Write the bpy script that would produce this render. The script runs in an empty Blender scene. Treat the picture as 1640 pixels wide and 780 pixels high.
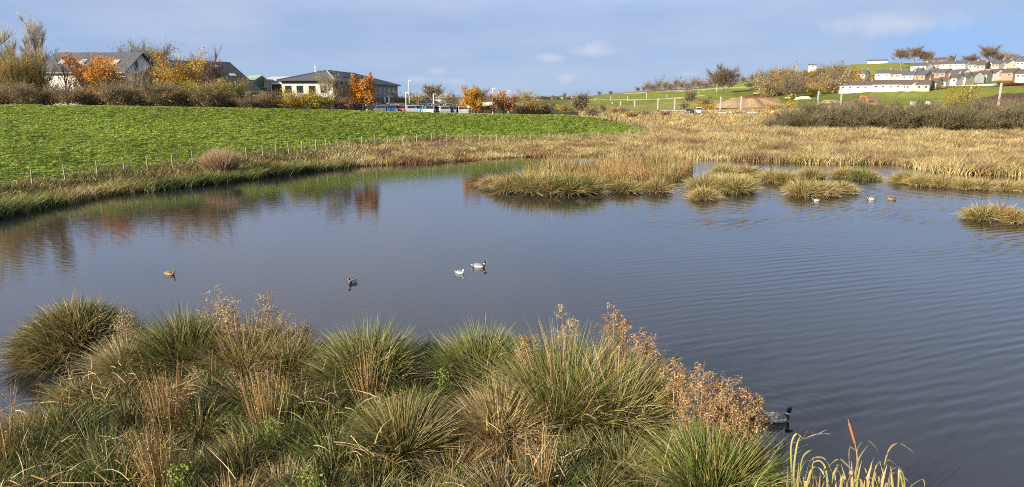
import bpy, math, random
import numpy as np
from mathutils import Vector

random.seed(7)
RNG = np.random.default_rng(7)
C = bpy.context.scene.collection
sc = bpy.context.scene

# ------------------------------------------------------------------ camera, world, sun, exposure
H = 6.6                      # eye height above the pond
F = 1093.3                   # focal length in photo pixels (24 mm on 36 mm)
YH = 155.0                   # eye level row
PIT = math.atan((390 - YH) / F)
cam_d = bpy.data.cameras.new('camera'); cam = bpy.data.objects.new('camera', cam_d); C.objects.link(cam)
cam_d.lens = 24; cam_d.sensor_width = 36; cam_d.clip_start = 0.1; cam_d.clip_end = 9000
cam.location = (0, 0, H); cam.rotation_euler = (math.pi / 2 - PIT, 0, 0)
sc.camera = cam

SUN_EL = math.radians(19); SUN_AZ = math.radians(232)   # clockwise from +Y
sdir = Vector((math.sin(SUN_AZ) * math.cos(SUN_EL), math.cos(SUN_AZ) * math.cos(SUN_EL), math.sin(SUN_EL)))
sun_d = bpy.data.lights.new('sun', 'SUN'); sun_d.energy = 5.0; sun_d.angle = math.radians(0.5); sun_d.color = (1.0, 0.90, 0.74)
sun = bpy.data.objects.new('sun', sun_d); C.objects.link(sun)
sun.rotation_euler = sdir.to_track_quat('Z', 'Y').to_euler()

w = bpy.data.worlds.new('World'); sc.world = w; w.use_nodes = True
nt = w.node_tree; N = nt.nodes; L = nt.links; N.clear()
out = N.new('ShaderNodeOutputWorld'); bg = N.new('ShaderNodeBackground'); bg.inputs['Strength'].default_value = 0.1
L.new(bg.outputs[0], out.inputs[0])
sky = N.new('ShaderNodeTexSky'); sky.sky_type = 'NISHITA'; sky.sun_disc = False
sky.sun_elevation = SUN_EL; sky.sun_rotation = SUN_AZ; sky.air_density = 1.0; sky.dust_density = 0.6; sky.ozone_density = 1.5
tc = N.new('ShaderNodeTexCoord')
sep = N.new('ShaderNodeSeparateXYZ'); L.new(tc.outputs['Generated'], sep.inputs[0])
def ramp(nodes, links, src, stops, interp='LINEAR'):
    r = nodes.new('ShaderNodeValToRGB'); r.color_ramp.interpolation = interp
    els = r.color_ramp.elements
    while len(els) < len(stops): els.new(0.5)
    for e, (p, c) in zip(els, stops):
        e.position = p; e.color = (c[0], c[1], c[2], 1) if not isinstance(c, (int, float)) else (c, c, c, 1)
    links.new(src, r.inputs[0]); return r.outputs[0]
# thin cloud veil: pale blue low down, greyer above; unseen band over the frame brightened to lift water reflections
veil = ramp(N, L, sep.outputs['Z'], [(0.0, (.28, .41, .60)), (.05, (.265, .375, .60)), (.11, (.27, .365, .585)), (.18, (.37, .49, .76)), (.28, (.38, .455, .63)), (.40, (.36, .40, .50)), (.56, (.32, .35, .43)), (.85, (.07, .08, .11))])
vm = N.new('ShaderNodeVectorMath'); vm.operation = 'SCALE'; vm.inputs['Scale'].default_value = 6.9; L.new(veil, vm.inputs[0])
def wmix(fac, a, b):
    m = N.new('ShaderNodeMix'); m.data_type = 'RGBA'
    if isinstance(fac, (int, float)): m.inputs[0].default_value = fac
    else: L.new(fac, m.inputs[0])
    for i, v in ((6, a), (7, b)):
        if isinstance(v, tuple): m.inputs[i].default_value = (*v, 1)
        else: L.new(v, m.inputs[i])
    return m.outputs[2]
def wmath(op, a, b=None):
    m = N.new('ShaderNodeMath'); m.operation = op
    for i, v in enumerate((a, b)):
        if v is None: continue
        if isinstance(v, (int, float)): m.inputs[i].default_value = v
        else: L.new(v, m.inputs[i])
    return m.outputs[0]
col = wmix(0.92, sky.outputs[0], vm.outputs[0])
mp = N.new('ShaderNodeMapping'); mp.inputs['Scale'].default_value = (3.0, 3.0, 16.0); L.new(tc.outputs['Generated'], mp.inputs[0])
n1 = N.new('ShaderNodeTexNoise'); n1.inputs['Scale'].default_value = 1.6; n1.inputs['Detail'].default_value = 7; n1.inputs['Roughness'].default_value = .55; L.new(mp.outputs[0], n1.inputs['Vector'])
streak = ramp(N, L, n1.outputs[0], [(.40, 0), (.72, 1)])
col = wmix(wmath('MULTIPLY', streak, .34), col, (3.4, 3.8, 4.8))
# blue gap on the right and small low cumulus, each placed by direction
def lump(px, py, rx, ry, amt, ccol, lo=.35, hi=.75, ns=60.0, keep=None):
    global col
    v = (py - 390) / F; fw = math.cos(PIT) - v * math.sin(PIT); dn = math.sin(PIT) + v * math.cos(PIT)
    d = Vector(((px - 820) / F, fw, -dn)).normalized()
    s = N.new('ShaderNodeVectorMath'); s.operation = 'SUBTRACT'; s.inputs[1].default_value = d; L.new(tc.outputs['Generated'], s.inputs[0])
    q = N.new('ShaderNodeVectorMath'); q.operation = 'MULTIPLY'; q.inputs[1].default_value = (F / rx, 1.0, F / ry); L.new(s.outputs[0], q.inputs[0])
    l = N.new('ShaderNodeVectorMath'); l.operation = 'LENGTH'; L.new(q.outputs[0], l.inputs[0])
    nn = N.new('ShaderNodeTexNoise'); nn.inputs['Scale'].default_value = ns; nn.inputs['Detail'].default_value = 5; L.new(tc.outputs['Generated'], nn.inputs['Vector'])
    a = wmath('SUBTRACT', 1.0, l.outputs['Value'])
    a = wmath('ADD', a, wmath('MULTIPLY', wmath('SUBTRACT', nn.outputs[0], .5), 1.5))
    f = ramp(N, L, a, [(lo, 0), (hi, 1)])
    f = wmath('MULTIPLY', f, amt)
    col = wmix(f, col, ccol)
lump(300, -330, 680, 300, .5, (4.3, 4.25, 4.7), .0, .9, 4)
lump(700, -700, 700, 200, .5, (3.7, 3.6, 3.9), .0, .9, 5)
lump(1560, 70, 150, 48, .75, (1.75, 3.0, 5.2), -.0, .8, 14)
lump(1440, 38, 90, 22, .55, (4.1, 4.15, 4.7), .1, .9, 26)
for a in ((948, 80, 46, 13), (880, 93, 32, 9), (906, 126, 22, 9), (700, 113, 22, 7), (668, 128, 48, 8), (725, 130, 22, 7), (1100, 118, 30, 6)):
    lump(*a, .42 if a[0] in (948, 880, 906) else .28, (4.4, 4.3, 4.7), .0, .95)
L.new(col, bg.inputs['Color'])

sc.view_settings.view_transform = 'Standard'; sc.view_settings.look = 'None'
sc.view_settings.exposure = 0.88; sc.view_settings.gamma = 1.0; sc.view_settings.use_curve_mapping = False
sc.cycles.max_bounces = 5; sc.cycles.transparent_max_bounces = 4; sc.cycles.diffuse_bounces = 2; sc.cycles.glossy_bounces = 3
sc.cycles.use_denoising = False; sc.cycles.filter_width = 1.0

# ------------------------------------------------------------------ picking points with the surveyed camera
def slope(py):
    v = (py - 390) / F
    return (math.sin(PIT) + v * math.cos(PIT)) / (math.cos(PIT) - v * math.sin(PIT))
def fwd(py):
    return math.cos(PIT) - (py - 390) / F * math.sin(PIT)
def onz(px, py, z=0.0):
    Y = (H - z) / slope(py); return ((px - 820) / F / fwd(py) * Y, Y, z)
def aty(px, py, Y):
    return ((px - 820) / F / fwd(py) * Y, Y, H - slope(py) * Y)
def proj(X, Y, Z):
    dz = Z - H
    cy = Y * math.cos(PIT) - dz * math.sin(PIT)
    cz = Y * math.sin(PIT) + dz * math.cos(PIT)
    cy = np.maximum(cy, .01)
    return 820 + F * X / cy, 390 - F * cz / cy
def ppm(Y): return F / Y / 1.0      # rough pixels per metre

# ------------------------------------------------------------------ terrain
def bl(pts):
    a = np.array(pts); t = a[:, 0] / a[:, 1]; o = np.argsort(t); return t[o], a[o, 1], a[o, 2]
SHORE = [(-400, 470), (-200, 400), (0, 345), (100, 325), (190, 309), (300, 299), (370, 290), (440, 281), (520, 272), (600, 265), (700, 261), (800, 254), (850, 251), (950, 251), (1100, 255), (1215, 259), (1330, 263), (1385, 262), (1431, 263), (1493, 275), (1547, 279), (1640, 282), (1800, 290), (2300, 300)]
B = [bl([onz(x, y) for x, y in SHORE]),
     bl([onz(*p) for p in [(-400, 385, .9), (-200, 335, .9), (0, 302, .9), (100, 287, .9), (200, 272, 1), (300, 262, 1), (400, 251, 1.1), (500, 240, 1.2), (600, 232, 1.2), (700, 228, 1.1), (800, 228, .9), (900, 226, .7), (1000, 219, .6), (1045, 211, .6), (1100, 235, .35), (1300, 238, .3), (1640, 250, .3), (2300, 265, .3)]]),
     bl([aty(*p) for p in [(-400, 163, 68), (0, 168, 70), (200, 170, 76), (400, 173, 83), (585, 177, 91), (760, 182, 97), (900, 184, 108), (960, 188, 118), (1045, 209, 126), (1100, 208, 122), (1240, 208, 118), (1640, 216, 108), (2300, 222, 104)]]),
     bl([(t / F * Y, Y, z) for t, Y, z in [(-1220, 90, 5.0), (-820, 90, 5.0), (-520, 95, 4.6), (-235, 104, 3.7), (-60, 110, 3.4), (80, 124, 1.9), (140, 150, 1.2), (225, 165, 1), (420, 170, 1), (820, 165, 1.2), (1500, 165, 1.2)]]),
     bl([aty(*p) for p in [(-400, 161, 160), (300, 165, 170), (585, 168, 190), (760, 169, 200), (900, 176, 220), (960, 181, 240), (1045, 181, 260), (1240, 176, 260), (1330, 171, 250), (1640, 172, 215), (2300, 172, 200)]]),
     bl([aty(*p) for p in [(-400, 160, 400), (600, 160, 400), (870, 162, 420), (960, 172, 380), (1050, 171, 380), (1150, 171, 340), (1240, 165, 330), (1330, 161, 320), (1500, 158, 300), (1640, 152, 270), (2300, 145, 260)]]),
     bl([aty(*p) for p in [(-400, 158.5, 900), (600, 158.5, 900), (870, 158, 900), (960, 163, 520), (1050, 160, 480), (1150, 150, 430), (1240, 143, 420), (1330, 145, 400), (1400, 140, 380), (1500, 137, 365), (1640, 135, 330), (2300, 125, 300)]]),
     bl([aty(*p) for p in [(-400, 157, 1500), (600, 157, 1500), (870, 155.5, 1500), (940, 154, 1000), (1000, 148, 800), (1050, 144, 700), (1100, 142, 650), (1180, 133, 600), (1240, 122, 590), (1300, 112, 580), (1360, 104, 600), (1430, 101, 600), (1500, 101, 580), (1560, 97, 560), (1640, 90, 540), (2300, 70, 500)]])]
t9, y9, z9 = B[-1]
B.append((t9, np.full_like(y9, 4000.0), z9 - 60))
def vals(k, t):
    tt, yy, zz = B[k]; return np.interp(t, tt, yy), np.interp(t, tt, zz)
def ground(X, Y):
    X = np.asarray(X, float); Y = np.asarray(Y, float)
    t = X / np.maximum(Y, 20.0)
    Yc = np.where(Y < 20, Y, Y)
    ys, zs = vals(0, t)
    z = -np.clip((ys - Yc) * .22, 0, .7)
    zone = np.zeros_like(z)
    for k in range(len(B) - 1):
        y0, z0 = vals(k, t); y1, z1 = vals(k + 1, t)
        f = np.clip((Yc - y0) / np.maximum(y1 - y0, .5), 0, 1)
        m = Yc > y0
        if k in (1, 2): f2 = f
        else: f2 = f * .5 + .5 * (f * f * (3 - 2 * f))
        z = np.where(m, z0 + (z1 - z0) * f2, z)
        zone = np.where(m, k + 1 + f, zone)
    return z, zone
def gz(X, Y):
    z, _ = ground(np.array([X]), np.array([Y])); return float(z[0])
def spot(px, Y):
    """ground point seen in column px at distance Y"""
    X = (px - 820) / F * Y / 1.01
    for _ in range(4):
        z = gz(X, Y); v = math.tan(math.atan((H - z) / Y) - PIT); X = (px - 820) / F / (math.cos(PIT) - v * math.sin(PIT)) * Y
    return X, Y, gz(X, Y)
def topz(py, Y): return H - slope(py) * Y
def hill_dist(pc, pe, hh):
    best = min(np.arange(285, 575, 3.0), key=lambda Y: abs(topz(pe, Y) - spot(pc, Y)[2] - hh)); return float(best)

# ------------------------------------------------------------------ small value noise for numpy
_P = RNG.random((256, 256))
def vnoise(x, y):
    xi = np.floor(x).astype(int); yi = np.floor(y).astype(int); fx = x - xi; fy = y - yi
    fx = fx * fx * (3 - 2 * fx); fy = fy * fy * (3 - 2 * fy)
    g = lambda a, b: _P[a & 255, b & 255]
    return (g(xi, yi) * (1 - fx) + g(xi + 1, yi) * fx) * (1 - fy) + (g(xi, yi + 1) * (1 - fx) + g(xi + 1, yi + 1) * fx) * fy
def fbm(x, y, o=4):
    s = 0; a = .5
    for i in range(o): s = s + a * vnoise(x * 2 ** i + 17 * i, y * 2 ** i + 31 * i); a *= .5
    return s / (1 - .5 ** o)

# ------------------------------------------------------------------ mesh helpers
def link(name, me, mats, parent=None):
    o = bpy.data.objects.new(name, me); C.objects.link(o)
    for m in (mats if isinstance(mats, (list, tuple)) else [mats]): me.materials.append(m)
    if parent: o.parent = parent
    return o
def fast_mesh(name, V, Fq, col=None, smooth=False, mat_idx=None):
    """V (n,3); Fq (m,3|4) int; col (n,3)"""
    V = np.asarray(V, np.float32); Fq = np.asarray(Fq, np.int32); k = Fq.shape[1]
    me = bpy.data.meshes.new(name)
    me.vertices.add(len(V)); me.vertices.foreach_set('co', V.ravel())
    me.loops.add(Fq.size); me.loops.foreach_set('vertex_index', Fq.ravel())
    me.polygons.add(len(Fq)); me.polygons.foreach_set('loop_start', np.arange(0, Fq.size, k, dtype=np.int32))
    me.polygons.foreach_set('loop_total', np.full(len(Fq), k, np.int32))
    me.polygons.foreach_set('use_smooth', np.full(len(Fq), smooth))
    if mat_idx is not None: me.polygons.foreach_set('material_index', np.asarray(mat_idx, np.int32))
    if col is not None:
        a = me.color_attributes.new('Col', 'FLOAT_COLOR', 'POINT')
        c = np.ones((len(V), 4), np.float32); c[:, :3] = col; a.data.foreach_set('color', c.ravel())
    me.update(); return me
class MB:
    """collects boxes, prisms and tubes into one mesh"""
    def __init__(s): s.v = []; s.f = []; s.c = []
    def add(s, vs, fs, c=None):
        n = len(s.v); s.v += [tuple(v) for v in vs]; s.f += [tuple(i + n for i in f) for f in fs]
        s.c += [c or (1, 1, 1)] * len(vs); return s
    def box(s, x0, x1, y0, y1, z0, z1, c=None):
        return s.add([(x0, y0, z0), (x1, y0, z0), (x1, y1, z0), (x0, y1, z0), (x0, y0, z1), (x1, y0, z1), (x1, y1, z1), (x0, y1, z1)],
                     [(0, 3, 2, 1), (4, 5, 6, 7), (0, 1, 5, 4), (1, 2, 6, 5), (2, 3, 7, 6), (3, 0, 4, 7)], c)
    def hexa(s, b, t, c=None):
        return s.add(list(b) + list(t), [(0, 3, 2, 1), (4, 5, 6, 7), (0, 1, 5, 4), (1, 2, 6, 5), (2, 3, 7, 6), (3, 0, 4, 7)], c)
    def tube(s, pts, rad, n=6, c=None, cap=True):
        pts = [Vector(p) for p in pts]; vs = []; fs = []
        if not isinstance(rad, (list, tuple)): rad = [rad] * len(pts)
        for i, p in enumerate(pts):
            d = (pts[min(i + 1, len(pts) - 1)] - pts[max(i - 1, 0)]).normalized()
            a = d.cross(Vector((0, 0, 1)) if abs(d.z) < .9 else Vector((0, 1, 0))).normalized(); b = d.cross(a)
            for k in range(n):
                an = 2 * math.pi * k / n; vs.append(p + (a * math.cos(an) + b * math.sin(an)) * rad[i])
        for i in range(len(pts) - 1):
            for k in range(n):
                k2 = (k + 1) % n; fs.append((i * n + k, i * n + k2, i * n + n + k2, i * n + n + k))
        if cap: fs.append(tuple(range(n))[::-1]); fs.append(tuple((len(pts) - 1) * n + k for k in range(n)))
        return s.add(vs, fs, c)
    def build(s, name, mat, parent=None, smooth=False, bevel=0):
        me = bpy.data.meshes.new(name); me.from_pydata(s.v, [], s.f)
        a = me.color_attributes.new('Col', 'FLOAT_COLOR', 'POINT')
        a.data.foreach_set('color', np.array([(*c, 1) for c in s.c], np.float32).ravel())
        if smooth:
            for p in me.polygons: p.use_smooth = True
        o = link(name, me, mat, parent)
        if bevel:
            b = o.modifiers.new('b', 'BEVEL'); b.width = bevel; b.segments = 2; b.limit_method = 'ANGLE'
        return o
def tag(o, label=None, cat=None, group=None, kind=None):
    if label: o['label'] = label
    if cat: o['category'] = cat
    if group: o['group'] = group
    if kind: o['kind'] = kind
    return o
def empty(name, loc, rz=0, label=None, cat=None, group=None):
    o = bpy.data.objects.new(name, None); C.objects.link(o); o.location = loc; o.rotation_euler = (0, 0, rz); o.empty_display_size = .2
    return tag(o, label, cat, group)
def kids(o): return [c for c in C.objects if c.parent == o]
_kids = {}
def copy_tree(o, parent=None):
    c = o.copy(); C.objects.link(c); c.parent = parent
    if parent: pass
    ch = _kids.get(o.name)
    if ch is None: ch = _kids[o.name] = kids(o)
    for k in ch: copy_tree(k, c)
    return c
ORD = 'first second third fourth fifth sixth seventh eighth ninth tenth eleventh twelfth thirteenth fourteenth fifteenth sixteenth seventeenth eighteenth nineteenth twentieth'.split()
def ordn(i):
    if i < 20: return ORD[i]
    tens = {2: 'twenty', 3: 'thirty', 4: 'forty'}[(i + 1) // 10]; r = (i + 1) % 10
    return (tens[:-1] + 'ieth') if r == 0 else tens + '-' + ORD[r - 1]

# ------------------------------------------------------------------ materials
def mat(name): m = bpy.data.materials.new(name); m.use_nodes = True; return m, m.node_tree.nodes, m.node_tree.links, m.node_tree.nodes['Principled BSDF']
def noise_mul(n, l, src, scale, lo, hi, detail=4, vec='Object', stretch=None):
    t = n.new('ShaderNodeTexCoord'); ns = n.new('ShaderNodeTexNoise'); ns.inputs['Scale'].default_value = scale; ns.inputs['Detail'].default_value = detail
    v = t.outputs[vec]
    if stretch:
        mpp = n.new('ShaderNodeMapping'); mpp.inputs['Scale'].default_value = stretch; l.new(v, mpp.inputs[0]); v = mpp.outputs[0]
    l.new(v, ns.inputs['Vector'])
    r = n.new('ShaderNodeMapRange'); r.inputs['From Min'].default_value = .3; r.inputs['From Max'].default_value = .7
    r.inputs['To Min'].default_value = lo; r.inputs['To Max'].default_value = hi; l.new(ns.outputs[0], r.inputs[0])
    s = n.new('ShaderNodeVectorMath'); s.operation = 'SCALE'; l.new(src, s.inputs[0]); l.new(r.outputs[0], s.inputs['Scale'])
    return s.outputs[0], ns.outputs[0]
def plain(name, c, rough=.7, var=.15, scale=3.0, metal=0, spec=.3, bump=0):
    m, n, l, p = mat(name)
    rgb = n.new('ShaderNodeRGB'); rgb.outputs[0].default_value = (*c, 1)
    o, f = noise_mul(n, l, rgb.outputs[0], scale, 1 - var, 1 + var)
    l.new(o, p.inputs['Base Color']); p.inputs['Roughness'].default_value = rough; p.inputs['Metallic'].default_value = metal
    p.inputs['Specular IOR Level'].default_value = spec
    if bump:
        b = n.new('ShaderNodeBump'); b.inputs['Strength'].default_value = .6; b.inputs['Distance'].default_value = bump; l.new(f, b.inputs['Height']); l.new(b.outputs[0], p.inputs['Normal'])
    return m
def vcol(name, rough=.6, trans=.25, spec=.2, var=0):
    m, n, l, p = mat(name)
    a = n.new('ShaderNodeAttribute'); a.attribute_name = 'Col'; src = a.outputs['Color']
    if var: src, _ = noise_mul(n, l, src, var, .75, 1.25)
    l.new(src, p.inputs['Base Color']); p.inputs['Roughness'].default_value = rough; p.inputs['Specular IOR Level'].default_value = spec
    if trans:
        tr = n.new('ShaderNodeBsdfTranslucent'); l.new(src, tr.inputs[0])
        mx = n.new('ShaderNodeMixShader'); mx.inputs[0].default_value = trans; l.new(p.outputs[0], mx.inputs[1]); l.new(tr.outputs[0], mx.inputs[2])
        l.new(mx.outputs[0], n['Material Output'].inputs[0])
    return m
M = {}
M['blade'] = vcol('grass_blades', .55, .16, .25)
M['leaf'] = vcol('leaves', .6, .38, .15)
M['bark'] = vcol('bark', .85, 0, .1)
M['feather'] = vcol('feathers', .6, 0, .2)
M['eye'] = plain('bird_eye', (.01, .01, .01), .1)
M['white_render'] = plain('white_render', (.70, .69, .65), .8, .07, .8)
M['cream'] = plain('cream_render', (.68, .62, .46), .8, .07, .8)
M['slate'] = plain('slate', (.115, .12, .13), .6, .25, 2.5)
M['dark_slate'] = plain('dark_slate', (.035, .037, .042), .55, .3, 2)
M['brown_tile'] = plain('brown_tile', (.13, .10, .085), .8, .25, 2)
M['brick'] = plain('brick', (.40, .25, .17), .85, .15, 5)
M['pink_brick'] = plain('pink_brick', (.44, .35, .29), .85, .15, 5)
M['glass'] = plain('window_glass', (.03, .035, .04), .08, .1, 1, 0, .6)
M['frame'] = plain('window_frame', (.6, .6, .58), .5)
M['dark_frame'] = plain('dark_frame', (.04, .04, .045), .5)
M['timber'] = plain('fence_timber', (.36, .29, .19), .85, .3, 6)
M['steel'] = plain('galvanised_steel', (.50, .50, .47), .5, .12, 3, .2)
M['white_paint'] = plain('white_paint', (.62, .62, .60), .5, .08)
M['sheet'] = plain('grey_sheet', (.40, .42, .43), .5, .08, .7)
M['green_sheet'] = plain('green_sheet', (.03, .09, .045), .5)
M['pale_green'] = plain('pale_green_roof', (.42, .55, .38), .5)
M['orange_sheet'] = plain('orange_sheet', (.75, .14, .02), .5)
M['charcoal'] = plain('charcoal_cladding', (.035, .035, .04), .6, .15, 1)
M['charcoal_light'] = plain('grey_cladding', (.13, .14, .15), .5, .1, 1)
M['office_render'] = plain('office_render', (.56, .54, .46), .8, .06, .5)
M['stonewall'] = plain('stone', (.25, .22, .16), .9, .35, 3)
M['rubber'] = plain('rubber', (.015, .015, .015), .8)
M['yellow'] = plain('yellow_machine', (.50, .38, .08), .45)
M['orange'] = plain('orange_machine', (.48, .24, .08), .45)
M['asphalt'] = plain('asphalt', (.055, .055, .055), .9, .2, 1.5)
M['lamp'] = plain('lamp_lens', (.45, .45, .45), .2)
m, n, l, p = mat('car_paint'); oi = n.new('ShaderNodeObjectInfo'); l.new(oi.outputs['Color'], p.inputs['Base Color']); p.inputs['Roughness'].default_value = .45; p.inputs['Coat Weight'].default_value = .0; M['car'] = m

# ------------------------------------------------------------------ ground sheet
def inpoly(px, py, poly):
    x = np.array([a for a, b in poly]); y = np.array([b for a, b in poly]); c = np.zeros(px.shape, bool); j = len(poly) - 1
    for i in range(len(poly)):
        c ^= ((y[i] > py) != (y[j] > py)) & (px < (x[j] - x[i]) * (py - y[i]) / (y[j] - y[i] + 1e-9) + x[i]); j = i
    return c
def terrain():
    Ys = np.concatenate([np.linspace(-25, 5, 7)[:-1], 5 * np.exp(np.linspace(0, math.log(800), 640))])
    S = np.concatenate([np.linspace(-2.5, -.9, 60)[:-1], np.linspace(-.9, .9, 800), np.linspace(.9, 2.5, 60)[1:]])
    SX, YY = np.meshgrid(S, Ys)
    XX = SX * np.maximum(YY, 12)
    Z, zone = ground(XX, YY)
    nx, ny = len(S), len(Ys)
    z = Z.copy()
    amp = np.clip((YY - 40) / 60, 0, 1) * .0
    z += (fbm(XX * .5, YY * .5) - .5) * np.where(zone > 1, .16, 0)
    z += np.where(zone > 5, (fbm(XX * .05, YY * .05) - .5) * 2.0, 0) * np.clip((YY - 260) / 100, 0, 1)
    t = XX / np.maximum(YY, 20)
    px, py = proj(XX, YY, z)
    a1 = fbm(XX * .35, YY * .35)[..., None]; a2 = fbm(XX * 1.6 + 9, YY * 1.6)[..., None]; a3 = fbm(XX * .03, YY * .03 + 5)[..., None]
    L3 = lambda c: np.array(c)
    mud = L3((.028, .024, .018))
    colr = np.broadcast_to(mud, XX.shape + (3,)).copy()
    def put(mask, c): colr[mask] = c[mask]
    straw = L3((.27, .20, .085)) * (.6 + .8 * a2) + L3((.05, .06, .01)) * a1
    field = L3((.08, .135, .018)) * (.4 + 1.2 * a2)
    rough = L3((.10, .095, .04)) * (.6 + .8 * a2)
    scrub = L3((.20, .15, .08)) * (.5 + a2)
    green = L3((.17, .215, .045)) * (.6 + .8 * a1) + L3((.09, .05, .01)) * a3
    tanf = L3((.30, .27, .09)) * (.75 + .5 * a1)
    soil = L3((.33, .23, .14)) * (.7 + .6 * a1)
    left = t < np.interp(0, [0], [(1047 - 820) / F]) / 1.0
    jx = (fbm(px * .08, py * .35) - .5) * 12; jy = (fbm(px * .08 + 40, py * .3) - .5) * 3
    put(zone >= 1, straw if True else rough)
    put((zone >= 1) & (zone < 2) & (px + (a1[..., 0] - .5) * 500 < 580), rough)
    put((zone >= 2) & (zone < 3) & left, field)
    put((zone >= 3) & (zone < 5) & left, rough)
    put((zone >= 3) & (zone < 5) & (~left), scrub)
    put((zone >= 5), L3((.17, .19, .05)) * (.6 + .8 * a1))
    hill = zone >= 5
    def P(poly, c): put(hill & inpoly(px + jx, py + jy, poly), c)
    P([(930, 176), (930, 158), (1100, 160), (1230, 162), (1250, 180), (1100, 182)], tanf)
    P([(870, 170), (1000, 147), (1050, 141), (1200, 143), (1200, 148), (1160, 158), (1060, 166), (975, 170)], green * 1.0)
    P([(900, 165), (1000, 147), (1100, 142), (1102, 145), (1010, 150), (960, 158)], tanf * .8)
    P([(1150, 143), (1180, 122), (1235, 118), (1215, 143)], L3((.24, .27, .05)) * (.7 + .6 * a1))
    P([(1160, 152), (1260, 140), (1290, 155), (1240, 160)], green * .8)
    P([(1100, 178), (1150, 166), (1195, 156), (1240, 155), (1265, 165), (1255, 178)], soil)
    P([(1190, 157), (1195, 152), (1240, 153), (1243, 157)], L3((.24, .10, .06)) * (.7 + .6 * a1))
    P([(1245, 175), (1250, 160), (1290, 152), (1380, 140), (1380, 170)], green * .8)
    P([(1395, 172), (1380, 152), (1400, 148), (1470, 144), (1640, 138), (1700, 175), (1400, 175)], green * 1.05)
    P([(1330, 168), (1400, 152), (1415, 158), (1395, 172)], soil * .9)
    P([(1540, 185), (1560, 160), (1600, 150), (1700, 146), (1700, 190)], L3((.13, .085, .06)) * (.7 + .6 * a1))
    P([(1330, 125), (1330, 112), (1355, 102), (1440, 99), (1470, 112), (1400, 120)], L3((.27, .27, .06)) * (.75 + .5 * a1))
    V = np.stack([XX, YY, z], -1).reshape(-1, 3)
    i = np.arange(ny - 1)[:, None] * nx + np.arange(nx - 1)[None, :]
    Fq = np.stack([i, i + 1, i + nx + 1, i + nx], -1).reshape(-1, 4)
    m_ = vcol('ground_soil_and_turf', .95, 0, .05, 2.5)
    o = link('ground', fast_mesh('ground', V, Fq, np.clip(colr, .005, .9).reshape(-1, 3), True), m_)
    tag(o, kind='structure')
terrain()

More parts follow.
